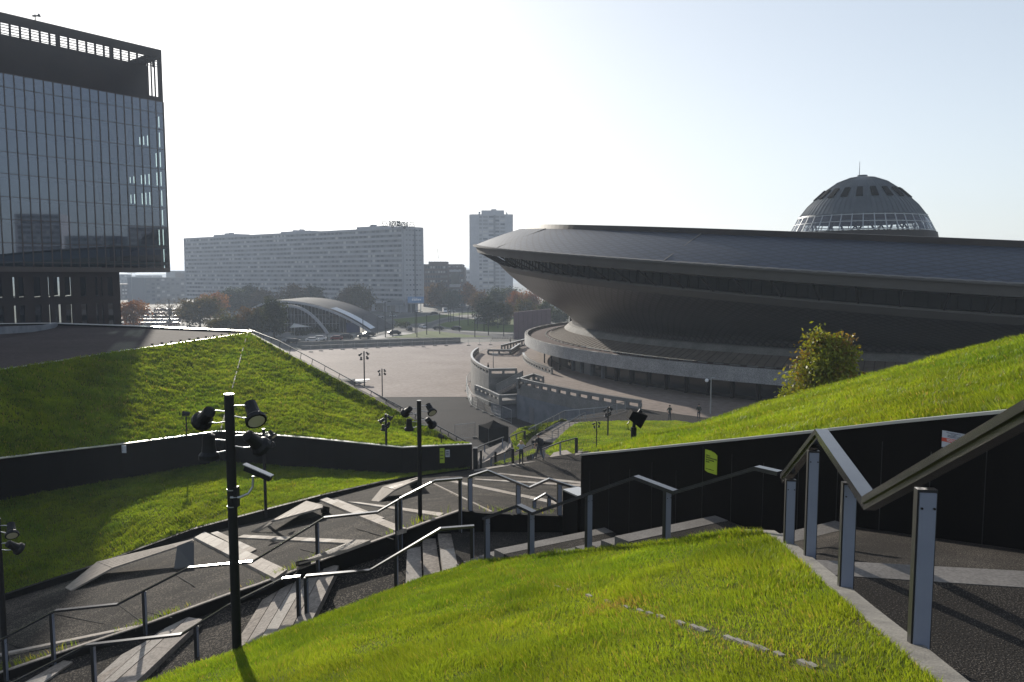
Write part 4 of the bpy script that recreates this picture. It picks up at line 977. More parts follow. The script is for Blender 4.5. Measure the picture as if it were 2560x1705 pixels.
def arc(Rr, a0, a1, n, z): return [Vector((CX + Rr * math.cos(R(a0 + (a1 - a0) * i / n)), CY + Rr * math.sin(R(a0 + (a1 - a0) * i / n)), z)) for i in range(n + 1)]
ZD = 5.0
NOTCH = (198.5, 206.7)
def redge(a, Rr, back=77.4): return back if NOTCH[0] < a < NOTCH[1] else Rr
angs = sorted([150 + i * 100 / 80 for i in range(81)] + [NOTCH[0] - .01, NOTCH[0] + .01, NOTCH[1] - .01, NOTCH[1] + .01])
def rim(Rr, z, a0=0, a1=400, back=77.4): return [Vector((CX + redge(a, Rr, back) * math.cos(R(a)), CY + redge(a, Rr, back) * math.sin(R(a)), z)) for a in angs if a0 <= a <= a1]
mb = MB(); a_ = [Vector((CX + 64 * math.cos(R(a)), CY + 64 * math.sin(R(a)), ZD)) for a in angs]; b_ = rim(81.6, ZD, back=77.0)
mb.add(a_ + b_, [(i, i + 1, len(angs) + i + 1, len(angs) + i) for i in range(len(angs) - 1)])
struct(mb, 'paved_terrace', M['plaza'])
t = empty('terrace_wall', (CX - 82, CY, 0), 'tall grey concrete retaining wall of the curved terrace, with a service door', 'wall')
MB().wall(rim(82, ZD - .01, 0, 224.6), -.2, (.35, .1, 0)).build('concrete', M['conc'], t)
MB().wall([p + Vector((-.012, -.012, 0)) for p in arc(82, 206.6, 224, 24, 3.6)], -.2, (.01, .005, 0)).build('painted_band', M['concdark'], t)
a_ = R(209.8); pd = Vector((CX + 82.03 * math.cos(a_), CY + 82.03 * math.sin(a_), 0)); tx = Vector((-math.sin(a_), math.cos(a_), 0)); rx = Vector((math.cos(a_), math.sin(a_), 0))
MB().obox(pd - tx * .6, tx * 1.2, rx * .05, (0, 0, 2.3)).build('door', M['winC'], t)
def balustrade(pts, label, z0=None, hgt=1.05, openings=True, th=.28, lab_group='concrete balustrades of the terrace'):
    """a concrete parapet: base, cap and stubby piers with openings between"""
    pts = [Vector(p) for p in pts]
    t = empty('balustrade', pts[0], label, 'balustrade', lab_group)
    m1, m2, m3 = MB(), MB(), MB()
    for p, q in zip(pts[:-1], pts[1:]):
        d = (q - p); d.normalize()
        m1.beam(p + Vector((0, 0, -.05)), q + Vector((0, 0, -.05)), th, .6); m2.beam(p + Vector((0, 0, hgt - .2)), q + Vector((0, 0, hgt - .2)), th + .04, .4)
        m3.beam(p + Vector((0, 0, hgt + .02)), q + Vector((0, 0, hgt + .02)), th + .1, .05)
        ln = (q - p).length; k = max(1, round(ln / 2.0))
        for j in range(k + 1):
            c = p.lerp(q, min(max(j / k, .1 / ln), 1 - .1 / ln)); m1.beam(c + Vector((0, 0, .2)), c + Vector((0, 0, hgt - .35)), th, .4, d)
    m1.build('pier_wall', M['conc'], t); m2.build('upper_beam', M['conc'], t); m3.build('cap', M['coping'], t)
    return t
A1 = arc(81.8, 172.5, 198.4, 18, ZD)
balustrade(A1, 'long curved concrete balustrade on the outer edge of the terrace, with small openings')
A2 = arc(81.8, 206.8, 224.4, 12, ZD)
balustrade(A2, 'concrete balustrade over the tall grey wall, running right above the service door')
bp = lambda x, y, z=ZD: onZ(x, y, z)
k = bp(1128, 860, ZD); e = A1[-1]
c1 = onZ(1188, 846.5, ZD + 1.05); c1.z = ZD
balustrade([e, c1], 'straight concrete balustrade facing the camera at the head of the terrace stairs')
g1, g2 = onZ(1201, 853, ZD + 1.05), onZ(1140, 884, 3.6); g1.z = ZD; g2.z = 2.55
t = empty('stair_parapet', g2, 'solid sloping concrete parapet beside the terrace stairs', 'parapet')
MB().wall([g2 + Vector((0, 0, 1.05)), g1 + Vector((0, 0, 1.05))], [2.3, 4.7], (.12, .3, 0)).build('concrete', M['conc'], t)
MB().wall([g2 + Vector((0, -.05, 1.1)), g1 + Vector((0, -.05, 1.1))], [g2.z + 1.051, g1.z + 1.051], (.12, .4, 0)).build('cap', M['coping'], t)
ZM = 2.5
m_ = [onZ(1093, 884, ZM + 1.1), onZ(1121, 895, ZM + 1.1), onZ(1149, 908, ZM + 1.1), onZ(1189, 905.5, ZM + 1.1)]
for p in m_: p.z = ZM
pl = [m_[0], m_[1], m_[2], m_[3], Vector((3, 118, ZM)), Vector((-1, 124, ZM)), Vector((-5, 125, ZM))]
mb = MB().slab(pl, .35); struct(mb, 'stair_landing', M['conc'])
balustrade(m_[:3], 'lower concrete balustrade around the stair landing, its long left side with openings')
balustrade(m_[2:], 'short lower concrete balustrade facing the camera on the stair landing')
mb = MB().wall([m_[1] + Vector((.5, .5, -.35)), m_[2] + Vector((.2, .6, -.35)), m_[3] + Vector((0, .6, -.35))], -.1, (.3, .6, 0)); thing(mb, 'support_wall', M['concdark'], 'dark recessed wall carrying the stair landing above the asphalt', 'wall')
mb = MB()
ga, gb = g1 + Vector((.3, -.4, 0)), g2 + Vector((.3, -.4, 0))
for i in range(14):
    f = i / 14; p = gb.lerp(ga, f); mb.obox(Vector((p.x, p.y - 2.0, p.z - .35)), (ga.x - gb.x) / 14 * Vector((1.1, 0, 0)), (0, 2.2, 0), (0, 0, .42))
struct(mb, 'terrace_stairs', M['slab'])
balustrade([onZ(1189, 871, ZD + 1.05) - Vector((0, 0, 1.05)), onZ(1227, 859, ZD + 1.05) - Vector((0, 0, 1.05)), onZ(1249, 866, ZD + 1.05) - Vector((0, 0, 1.05))], 'short angled concrete balustrade right of the terrace stairs', openings=True)
balustrade(arc(71.8, 180, 199, 14, ZD), 'tight curved concrete balustrade below the low ring roof near the entrance')
e2 = onZ(1269, 846, ZD + 1.05); e2.z = ZD; e3 = arc(71.8, 199, 199.1, 1, ZD)[0]
balustrade([e3, e2], 'stub of concrete balustrade between the curved one and the arena entrance')
q_ = [onZ(x, y, ZD + 1.05) for x, y in ((1121, 803), (1174, 803.5), (1195, 789.5))]
for p in q_: p.z = ZD
balustrade(q_, 'concrete balustrade at the far corner of the terrace, bending up to the right')
q_ = [onZ(x, y, ZD + 1.4) for x, y in ((1153, 793), (1212, 778))]
for p in q_: p.z = ZD
balustrade(q_, 'farthest straight concrete balustrade of the terrace, before the brown screen', hgt=1.4)
for a in (187, 192, 196):
    a_ = R(a); MB().tube([(CX + 68.5 * math.cos(a_), CY + 68.5 * math.sin(a_), ZD), (CX + 68.5 * math.cos(a_), CY + 68.5 * math.sin(a_), 7.95)], .12, 8).build('column', M['darkwall'], A)
# raised asphalt forecourt with the guards, small lawn, metal stairs, lower terrace
Z2 = 4.975
fc = [(5.6, 76.5), (6.8, 83), (14.2, 91.7), (30, 92), (60, 84), (60, 45), (30, 52), (20, 72), (12, 78)]
fc = [onZ(1307, 970, Z2), onZ(1340, 955, Z2), onZ(1452, 936, Z2), Vector((34, 92, Z2)), Vector((70, 84, Z2)), Vector((70, 40, Z2)), Vector((30, 40, Z2)), Vector((20, 66, Z2)), onZ(1560, 969, Z2), onZ(1420, 969, Z2)]
mb = MB().slab([Vector((p.x, p.y, Z2)) for p in fc], 5.2); struct(mb, 'forecourt', M['asphalt'])
fl_ = [[(1252, 1040, 57.5), (1285, 1005, 66), (1308, 984, 73.5), (1330, 972, 78), (1420, 968, 80), (1560, 968, 81), (1640, 985, 78)],
       [(1290, 1062, 52), (1320, 1046, 55), (1345, 1038, 56), (1380, 1035, 56), (1450, 1030, 56), (1580, 1030, 54), (1680, 1010, 54)]]
fa, fb = [[atY(*q) for q in r] for r in fl_]
fb2 = [p + Vector((.5, -6, -1.5)) for p in fb]
mb = lerp_strip(fa, fb, 3); tl_ = tri_list(mb); struct(mb, 'lawn', M['soil'], smooth=True)
grass('grass', tl_, lambda p: 170 + 0 * p[:, 0], lambda d: .11 + 0 * d, lambda d: .04 + 0 * d, 'small bright lawn between the metal stairs and the asphalt forecourt', 61, .3)
s0, s1 = atY(1222, 1012, 74.5), onZ(1302, 967, Z2)
ns = 11; mb = MB(); mr_ = MB()
dv = (s1 - s0); dv.z = 0; ln_ = dv.length; dv.normalize(); pv = Vector((dv.y, -dv.x, 0))
zs0 = s0.z
for i in range(ns):
    f = i / ns; p = Vector((s0.x, s0.y, 0)) + dv * ln_ * f; z_ = zs0 + (Z2 - zs0) * (i + 1) / ns
    mb.obox(Vector((p.x, p.y, z_ - .08)), dv * (ln_ / ns) * 1.15, pv * 3.0, (0, 0, .08)); mr_.obox(Vector((p.x, p.y, zs0 - 1.0)), dv * (ln_ / ns) * .98, pv * 2.98, (0, 0, z_ - .085 - zs0 + 1.0))
t = empty('metal_stairs', s0, 'flight of pale steps up to the forecourt beside the small lawn', 'stairs'); mb.build('tread', M['slab'], t); mr_.build('riser', M['black'], t)
def balrail(label, pts, hgt=1.1, bal=True, name='stair_railing', every=1.6, mt='steel', bs=.16):
    pts = [Vector(p) for p in pts]; t = empty(name, pts[0], label, 'railing', 'railings around the metal stairs')
    MB().tube([p + Vector((0, 0, hgt)) for p in pts], .045, 6).build('top_rail', M[mt], t)
    if bal: MB().tube([p + Vector((0, 0, .12)) for p in pts], .03, 5).build('bottom_rail', M[mt], t)
    mbb = MB()
    for p, q in zip(pts[:-1], pts[1:]):
        l_ = (q - p).length; k = max(1, int(l_ / every))
        for j in range(k + 1): c = p.lerp(q, j / k); MB().tube([c - Vector((0, 0, .1)), c + Vector((0, 0, hgt))], .04, 5).build('post', M[mt], t)
        if bal:
            for j in range(int(l_ / bs)): c = p.lerp(q, j * bs / l_); mbb.tube([c + Vector((0, 0, .12)), c + Vector((0, 0, hgt))], .011, 4, False)
    if bal: mbb.build('baluster', M[mt], t)
    return t
ra, rb = s0 - pv * .3, s1 - pv * .2
balrail('long pale railing with thin balusters on the left side of the metal stairs', [ra, rb, onZ(1398, 957, 5.0), onZ(1437, 944, 5.0)])
balrail('short railing without balusters on the right side of the metal stairs', [s0 + pv * 2.2, s1 + pv * 2.2], bal=False)
# lower terrace with sloping slabs, kept behind the path's crest
tz = 4.4
mb = MB().slab([Vector((-1.5, 53.5, 6.3)), Vector((6.5, 55.5, 6.9)), Vector((7, 66, 5.0)), Vector((4.5, 75, tz)), Vector((.6, 76, tz - .4)), Vector((-2.2, 64, 5.0))], 4); struct(mb, 'lower_terrace', M['path'])
ga_ = [atY(1172, 1001, 70), atY(1192, 985, 74), atY(1240, 975, 78), atY(1306, 968, 80)]; gb_ = [atY(1184, 1040, 61), atY(1203, 1028, 66), atY(1224, 1004, 74.5), atY(1292, 963, 79)]
mb = lerp_strip(ga_, gb_, 2); tl_ = tri_list(mb); struct(mb, 'lawn', M['soil'])
grass('grass', tl_, lambda p: 170 + 0 * p[:, 0], lambda d: .11 + 0 * d, lambda d: .04 + 0 * d, 'narrow strip of grass behind the balusters left of the metal stairs', 71, .3)
g3 = [[atY(1130, 1066, 52), atY(1180, 1050, 54), atY(1225, 1032, 57)], [atY(1150, 1068, 51), atY(1195, 1056, 53), atY(1240, 1037, 56)]]
mb = lerp_strip(g3[0], g3[1], 1); struct(mb, 'lawn', M['soil'])
grass('grass', strip_tris(*g3), lambda p: 110 + 0 * p[:, 0], lambda d: .10 + 0 * d, lambda d: .03 + 0 * d, 'thin grass sliver just beyond the standing woman', 81, .3)
def wedge(label, px, Y, depth=1.2, m='slab'):
    P = [atY(x, y, Y + (dy if True else 0)) for x, y, dy in px]; mb = MB(); mb.slab(P, depth); return thing(mb, 'concrete_ramp', M[m], label, 'ramp')
wedge('pale sloping concrete slab left of the standing woman, toothed like stair ends', [(1094, 1043, 0), (1160, 1014, 6), (1176, 1023, 6), (1160, 1040, 2), (1100, 1068, -3)], 56)
wedge('grey folded concrete ramp just right of the walking man', [(1262, 1052, -2), (1273, 1040, 0), (1302, 1034, 2), (1318, 1044, 0), (1316, 1047, -2)], 55, .6)
wedge('grey folded concrete ramp between the railings and the tall wall', [(1322, 1040, -1), (1335, 1032, 1), (1350, 1032, 2), (1358, 1040, 0)], 56, .6)
mb = MB()
for i in range(9):
    a_, b_ = atY(1092 + i * 9.2, 1060.5 - i * 4.0, 53.5 + i * .9), atY(1092 + (i + 1) * 9.2, 1060.5 - (i + 1) * 4.0, 53.5 + (i + 1) * .9)
    mb.obox(a_ - Vector((0, 0, .5)), (b_.x - a_.x, 0, 0), (0, 1.4, 0), (0, 0, .5))
struct(mb, 'stone_steps', M['slab'])
def drail(label, px, Y0, Y1, posts, hgt=.0, mt='railblack'):
    n = len(px); P = [atY(x, y, Y0 + (Y1 - Y0) * i / (n - 1)) for i, (x, y) in enumerate(px)]
    t = empty('path_railing', (P[0].x, P[0].y, P[0].z - 1), label, 'railing', 'dark railings at the far end of the path'); MB().ribbon(P, .09, .07).build('handrail', M[mt], t)
    for x, yt, yf, wd in posts:
        f = (x - px[0][0]) / (px[-1][0] - px[0][0]); Y = Y0 + (Y1 - Y0) * min(max(f, 0), 1); a_, b_ = atY(x, yt, Y), atY(x, yf, Y)
        pp = MB().bx(a_.x - wd / 2, a_.x + wd / 2, Y - .06, Y + .06, b_.z - .2, a_.z - .04).build('post', M['railblack'], t)
        MB().bx(a_.x - wd / 2 + .015, a_.x + wd / 2 - .015, Y - .072, Y - .062, b_.z - .2, a_.z - .06).build('light_panel', M['panel' if wd < .15 else 'railblack'], pp)
drail('dark railing left of the standing woman, rising to a stout post', [(1128, 1052), (1150, 1043), (1179, 1031)], 52.5, 51.3, [(1129, 1052, 1071, .12), (1139, 1036, 1070, .16), (1160, 1041, 1069, .12), (1179, 1030, 1069, .2)])
drail('dark railing right of the walking man, ending at a stout post', [(1247, 1031), (1290, 1015), (1324, 1006)], 53.2, 54.4, [(1250, 1033, 1053, .12), (1288, 1016, 1047, .12), (1325, 1005, 1043, .22)])
drail('slim dark handrail over the toothed concrete slab', [(1082, 1034), (1120, 1018), (1158, 1004)], 55, 60, [(1114, 1020, 1042, .10), (1155, 1006, 1028, .10)])
drail('slim railing beyond the two walkers, at the foot of the metal stairs', [(1186, 1036), (1215, 1024), (1246, 1012)], 57, 61, [(1196, 1036, 1056, .1), (1225, 1024, 1050, .1), (1243, 1014, 1040, .14)])
drail('tall dark post rail at the left foot of the metal stairs', [(1170, 1004), (1186, 997), (1205, 990)], 66, 70, [(1171, 1005, 1025, .1), (1187, 998, 1024, .12), (1206, 990, 1022, .2)])
# tent, fence panels, stacked panels
tc_ = onZ(1134, 1020, 0) + Vector((0, 1.2, 0))
t = empty('gazebo_tent', tc_, 'small black pop-up tent with closed sides on the dark asphalt', 'tent', rz=R(28))
mb = MB(); h_ = 1.42
mb.hexa([(-h_, -h_, .1), (h_, -h_, .1), (h_, h_, .1), (-h_, h_, .1)], [(-h_, -h_, 2.05), (h_, -h_, 2.05), (h_, h_, 2.05), (-h_, h_, 2.05)]); mb.build('side_wall', M['tent'], t, world=False)
rr = MB(); n_ = 7; top_ = []
for j in range(n_):
    f = j / (n_ - 1); s_ = (1.46) * (1 - f); z_ = 2.03 + .75 * (f ** 1.6)
    top_.append([(-s_, -s_, z_), (s_, -s_, z_), (s_, s_, z_), (-s_, s_, z_)])
rr.add([p for q in top_ for p in q], [(4 * j + i, 4 * j + (i + 1) % 4, 4 * j + 4 + (i + 1) % 4, 4 * j + 4 + i) for j in range(n_ - 1) for i in range(4)]); rr.build('canopy', M['tent'], t, world=False)
for sx in (-1, 1):
    for sy in (-1, 1): MB().tube([(sx * 1.4, sy * 1.4, 0), (sx * 1.4, sy * 1.4, 2.1)], .025, 6).build('leg', M['steel'], t, world=False)
fence0 = None
def fence_panel(a, b, label, group, hgt=2.0):
    t = empty('fence_panel', a, label, 'fence panel', group); d = b - a
    f = MB()
    for c in (a, b): f.tube([c, c + Vector((0, 0, hgt))], .03, 6)
    f.tube([a + Vector((0, 0, hgt)), b + Vector((0, 0, hgt))], .03, 6); f.tube([a + Vector((0, 0, .15)), b + Vector((0, 0, .15))], .025, 6); f.build('frame', M['steel'], t)
    g = MB(); n = max(3, int(d.length / .22))
    for j in range(1, n): c = a.lerp(b, j / n); g.tube([c + Vector((0, 0, .15)), c + Vector((0, 0, hgt))], .006, 3, False)
    for z_ in (.6, 1.05, 1.5): g.tube([a + Vector((0, 0, z_)), b + Vector((0, 0, z_))], .006, 3, False)
    g.build('wire', M['steel'], t); MB().bx(a.x - .3, a.x + .3, a.y - .13, a.y + .13, 0, .16).build('foot', M['kerb'], t)
fp = [(1091, 872), (1081, 877.5), (1074, 887), (1072, 899), (1076, 916), (1084.7, 933.5), (1098, 940.5), (1113, 947.5), (1131, 955.5), (1155.6, 965), (1175.6, 974)]
FP = [onZ(x, y, .01) for x, y in fp]
for a_, b_ in zip(FP[:-1], FP[1:]): fence_panel(a_, b_, 'wire mesh fence panel in the curved row around the terrace stairs', 'fence panels curving around the terrace stairs')
g_ = [onZ(1046, 1008, .01), onZ(1092, 1008, .01)]
fence_panel(onZ(1092, 1007, .01), onZ(1046, 1012, .01), 'wire mesh fence panel left of the black tent', 'fence panels near the tent')
sp_ = onZ(812, 885, 0)
t = empty('stacked_panels', sp_, 'low stack of grey fence panels lying on the pale square behind the lamp post', 'stack')
rr_ = random.Random(4)
for i in range(7):
    a_ = rr_.uniform(-.25, .25); mb = MB(); z_ = .1 + i * .17; L_ = 3.4; ox = rr_.uniform(-1, 1) + (i % 2) * 1.6 - .8
    e1 = Vector((math.cos(a_), math.sin(a_), rr_.uniform(-.05, .05))) * L_; e2 = Vector((-math.sin(a_), math.cos(a_), 0)) * 2.0
    mb.obox(Vector((ox, 0, z_)) - e1 / 2 - e2 / 2, e1, e2, (0, 0, .08)); mb.build('panel', M['steel'] if i % 2 else M['conc'], t, world=False)
# far side of the square: double concrete wall and barrier posts
t = empty('square_wall', q0, 'long low concrete wall closing the far side of the pale square', 'wall')
w0, w1_ = onZ(692, 803, 0), onZ(1056, 789, 0)
MB().wall([w0 + Vector((0, 0, 1.0)), w1_ + Vector((0, 0, 1.0))], -.1, (0, .5, 0)).build('front_wall', M['conc'], t)
MB().wall([w0 + Vector((-3, 7, 1.55)), w1_ + Vector((0, 5, 1.45))], -.1, (0, .5, 0)).build('rear_wall', M['conc'], t)
bpz = [(505, 1466), (598, 1456), (690, 1442), (797, 1442), (907, 1437), (1013, 1431), (1120, 1427), (1230, 1421), (1335, 1414), (1437, 1411), (1540, 1419), (1645, 1409), (1750, 1408), (1955, 1405), (2055, 1401), (2157, 1400)]
b0 = None
for i, (x, y) in enumerate(bpz):
    p = onZ(588.5 + .25 * x, 441.4 + .25 * y + 1.5, .01)
    if b0 is None:
        b0 = empty('barrier_post', p, 'thin barrier post on a weighted foot at the far edge of the pale square', 'post', 'barrier posts along the square')
        MB().tube([(0, 0, 0), (0, 0, 1.9)], .04, 6).build('pole', M['steel'], b0, world=False); MB().bx(-.55, .55, -.3, .3, 0, .2).build('foot', M['kerb'], b0, world=False)
    else: c = copy_tree(b0); c.location = p
# brown screen beyond the terrace
s_a, s_b = onZ(1181, 780, 0), onZ(1266, 776, 0); zt_ = atY(1181, 718, s_a.y).z
t = empty('screen_wall', s_a, 'big plain brown screen wall standing left of the bowl, before the trees', 'screen')
MB().wall([Vector((s_a.x, s_a.y, zt_)), Vector((s_b.x, s_b.y, zt_ + .9))], 0, (0, .9, 0)).build('panel', M['screen'], t)
mb = MB()
for i in range(9):
    p = s_a.lerp(s_b, i / 8); mb.bx(p.x - .06, p.x + .06, p.y - .05, p.y - .005, 0, zt_ - .1 + .1 * i)
mb.build('joint', M['brown'], t)
# ================================================================ PEOPLE
SK = mat('skin', (.42, .26, .19), .6)
PM_ = {'skin': SK, 'hairblond': mat('blond_hair', (.45, .30, .13), .6), 'hairdark': mat('dark_hair', (.03, .022, .016), .6), 'grey': mat('grey_top', (.36, .37, .40), .85), 'dark': mat('dark_cloth', (.018, .018, .02), .85), 'navy': mat('navy_cloth', (.025, .028, .04), .85), 'olive': mat('uniform_cloth', (.035, .04, .03), .85), 'shoe': mat('shoe', (.02, .018, .018), .6)}
def person(loc, label, face, H, shirt, trouser, hair, longhair=False, pose='stand', lean=0.0, arms=((-.1, .0), (.1, .0)), stride=0.0, hands=None, shortsleeve=True):
    t = empty('person', loc, label, 'person', rz=face)
    k = H / 1.75
    V_, E_, Rr_, mt_ = [], [], [], []
    def v(p, r): V_.append(Vector(p) * k); Rr_.append(r * k); return len(V_) - 1
    def e(a, b, m): E_.append((a, b)); mt_.append(m)
    pel = v((0, 0, .95), .135); ab = v((0, lean * .3, 1.12), .125); ch = v((0, lean * .7, 1.32), .15); nk0 = v((0, lean, 1.46), .075); nk = v((0, lean * 1.1, 1.53), .055); hd = v((0, lean * 1.15 - .01, 1.63), .095); tp = v((0, lean * 1.15, 1.70), .078)
    e(pel, ab, shirt); e(ab, ch, shirt); e(ch, nk0, shirt); e(nk0, nk, 'skin'); e(nk, hd, 'skin'); e(hd, tp, 'skin')
    for s_ in (-1, 1):
        st_ = stride * s_
        hip = v((.09 * s_, 0, .88), .10); kn = v((.10 * s_, -st_ * .5 - .02, .50), .062); an = v((.11 * s_, -st_ + (.06 if st_ < 0 else 0), .10 + (.05 if st_ < 0 else 0)), .045); ft = v((.12 * s_, -st_ - .10, .045), .042); to = v((.125 * s_, -st_ - .19, .035), .03)
        e(pel, hip, trouser); e(hip, kn, trouser); e(kn, an, trouser); e(an, ft, 'shoe'); e(ft, to, 'shoe')
        sh = v((.175 * s_, lean * .95, 1.41), .068)
        (ex, ey, ez), (hx, hy, hz) = arms[0 if s_ < 0 else 1]
        el = v((ex * s_, ey + lean, ez), .046); wr = v((hx * s_, hy + lean, hz), .032)
        e(ch, sh, shirt); e(sh, el, shirt); e(el, wr, 'skin' if shortsleeve else shirt)
        d = (Vector((hx * s_, hy + lean, hz)) - Vector((ex * s_, ey + lean, ez))).normalized(); sd_ = d.cross(Vector((0, 1, .3))).normalized()
        w0_ = Vector((hx * s_, hy + lean, hz)); pa = v(w0_ + d * .06, .032); e(wr, pa, 'skin')
        for j in range(4):
            off = sd_ * (.026 * (j - 1.5)); ln = (.055, .075, .07, .05)[j]
            f1 = v(w0_ + d * .10 + off, .0105); f2 = v(w0_ + d * (.10 + ln) + off + Vector((0, -.015, 0)), .009); e(pa, f1, 'skin'); e(f1, f2, 'skin')
        th = v(w0_ + d * .07 + sd_ * .055, .0115); e(pa, th, 'skin')
    me = bpy.data.meshes.new('body'); me.from_pydata(V_, E_, []); ob = bpy.data.objects.new('body', me); COL.objects.link(ob)
    sm = ob.modifiers.new('s', 'SKIN'); sm.use_smooth_shade = True
    for i, r in enumerate(Rr_): me.skin_vertices[0].data[i].radius = (r, r * (.82 if i < 3 else 1))
    me.skin_vertices[0].data[0].use_root = True
    sb = ob.modifiers.new('b', 'SUBSURF'); sb.levels = 1; sb.render_levels = 1
    bpy.context.view_layer.update(); m2 = bpy.data.meshes.new_from_object(ob.evaluated_get(bpy.context.evaluated_depsgraph_get()))
    ob.modifiers.clear(); ob.data = m2; bpy.data.meshes.remove(me); m2.name = 'body'
    names = ['skin', shirt, trouser, 'shoe']
    m2.materials.clear()
    for n_ in names: m2.materials.append(PM_[n_])
    for f in m2.polygons:
        c = f.center; best = (9, 0)
        for (a, b_), m_ in zip(E_, mt_):
            pa_, pb_ = V_[a], V_[b_]; ab_ = pb_ - pa_; q = max(0, min(1, (c - pa_).dot(ab_) / max(ab_.length_squared, 1e-9))); dd = (c - pa_ - ab_ * q).length - (Rr_[a] * (1 - q) + Rr_[b_] * q)
            if dd < best[0]: best = (dd, names.index(m_))
        f.material_index = best[1]; f.use_smooth = True
    adopt(ob, t)
    hc = V_[5]; hb = MB(); rings = []
    for j in range(7):
        ph = -.55 + j * .36 if longhair else .0 + j * .26
        zz = math.sin(min(ph, 1.57)) * .115 * k; rr__ = math.cos(min(ph, 1.57)) * .108 * k
        rings.append([(hc.x + rr__ * math.cos(a * math.pi / 6), hc.y + .02 + rr__ * 1.05 * math.sin(a * math.pi / 6), hc.z + .02 * k + zz - (.10 * k if longhair and j == 0 else 0)) for a in range(12)])
    hb.add([p for q in rings for p in q], [(12 * j + i, 12 * j + (i + 1) % 12, 12 * j + 12 + (i + 1) % 12, 12 * j + 12 + i) for j in range(6) for i in range(12) if longhair is False or j > 1 or 1 <= i <= 5 or True])
    hb.build('hair', PM_[hair], t, world=False, smooth=True)
    fm = MB()                                       # face: nose, eyes, mouth, ears
    fy = hc.y - .098 * k
    fm.hexa([(-.014 * k, fy + .01, hc.z - .035 * k), (.014 * k, fy + .01, hc.z - .035 * k), (.014 * k, fy - .02, hc.z - .03 * k), (-.014 * k, fy - .02, hc.z - .03 * k)], [(-.008 * k, fy + .01, hc.z + .015 * k), (.008 * k, fy + .01, hc.z + .015 * k), (.006 * k, fy - .004, hc.z + .012 * k), (-.006 * k, fy - .004, hc.z + .012 * k)])
    for s_ in (-1, 1): fm.bx(s_ * .095 * k - .012, s_ * .095 * k + .012, hc.y - .01, hc.y + .03, hc.z - .04 * k, hc.z + .025 * k)
    fm.build('nose_and_ears', SK, t, world=False)
    fm = MB()
    for s_ in (-1, 1): fm.bx(s_ * .036 * k - .013, s_ * .036 * k + .013, fy - .001, fy + .012, hc.z + .008 * k, hc.z + .022 * k)
    fm.bx(-.026 * k, .026 * k, fy + .002, fy + .014, hc.z - .062 * k, hc.z - .054 * k); fm.build('eyes_and_mouth', PM_['hairdark'], t, world=False)
    return t
up_arm = ((.30, -.02, 1.28), (.12, -.22, 1.50)); dn = ((.25, .03, 1.14), (.27, -.04, .90)); poc = ((.30, .06, 1.14), (.22, -.06, .93)); fwd = ((.26, .05, 1.14), (.12, -.22, 1.05))
wl_ = up(1198, 1068, 0)
pw_ = person(wl_, 'woman with blond hair, light grey top and black leggings, standing with raised arms', R(172), 1.66, 'grey', 'dark', 'hairblond', True, arms=(up_arm, up_arm), shortsleeve=True)
tag(thing(MB().tube([wl_ + Vector((-.14, -.14, 1.00)), wl_ + Vector((.12, -.16, .99))], [.10, .11], 10), 'shoulder_bag', PM_['dark'], 'black bag worn at the hip by the woman in the grey top', 'bag'))
ml_ = up(1240, 1057, 0)
pm_ = person(ml_, 'man in dark clothes with a backpack, striding along the path edge', R(205), 1.80, 'dark', 'navy', 'hairdark', False, lean=-.14, stride=.30, arms=(fwd, dn))
mb = MB(); prb = []
for z_, w_, d_ in ((1.02, .13, .05), (1.08, .17, .10), (1.25, .18, .12), (1.42, .15, .09), (1.50, .09, .04)):
    prb.append([(w_ * math.cos(a * math.pi / 5), d_ * math.sin(a * math.pi / 5), z_) for a in range(10)])
Mx = Matrix.Translation(ml_ + Vector((.08, -.02, 0))) @ Matrix.Rotation(R(205), 4, 'Z')
mb.add([Mx @ Vector((x, y + .18 - .14 * (z_ - 1) * 1.2, z_)) for q in prb for x, y, z_ in q], [(10 * j + i, 10 * j + (i + 1) % 10, 10 * j + 10 + (i + 1) % 10, 10 * j + 10 + i) for j in range(4) for i in range(10)] + [tuple(range(9, -1, -1)), tuple(range(40, 50))])
thing(mb, 'backpack', PM_['dark'], 'black backpack worn by the striding man', 'backpack', smooth=True)
person(onZ(1539, 968, Z2), 'bare-armed guard in dark uniform standing in the sun, hands in pockets', R(20), 1.82, 'olive', 'navy', 'hairdark', arms=(poc, poc))
person(onZ(1606, 965, Z2), 'guard in dark uniform standing in the shade nearest the tree', R(-30), 1.78, 'olive', 'navy', 'hairdark', arms=(fwd, fwd), shortsleeve=False)
p = onZ(1173, 790, 0); person(p, 'distant person in dark clothes at the far edge of the pale square', R(60), 1.8, 'dark', 'dark', 'hairdark', arms=(dn, dn), shortsleeve=False)
pp_ = onZ(1122, 858, ZD); person(pp_, 'dark-clothed person leaning on the curved balustrade', R(-60), 1.75, 'dark', 'dark', 'hairdark', arms=(fwd, fwd), shortsleeve=False)
p = onZ(1633, 951, Z2); t = empty('street_lamp', p, 'slim pale lamp post with a globe head on the forecourt right of the guards', 'lamp post')
hp = atY(1635, 868, p.y).z - Z2
MB().tube([(0, 0, 0), (0, 0, hp)], [.09, .06], 8).build('pole', M['steel'], t, world=False); MB().tube([(-.05, 0, hp - .25), (-.42, 0, hp - .2)], .03, 6).tube([(0, 0, hp - .05), (.5, 0, hp + .05)], .06, 6).build('arm', M['steel'], t, world=False)
bm_ = MB(); rg = []
for j in range(7): rg.append((.22 * math.sin(math.pi * (j + .01) / 6.02), hp - .33 - .22 * math.cos(math.pi * j / 6)))
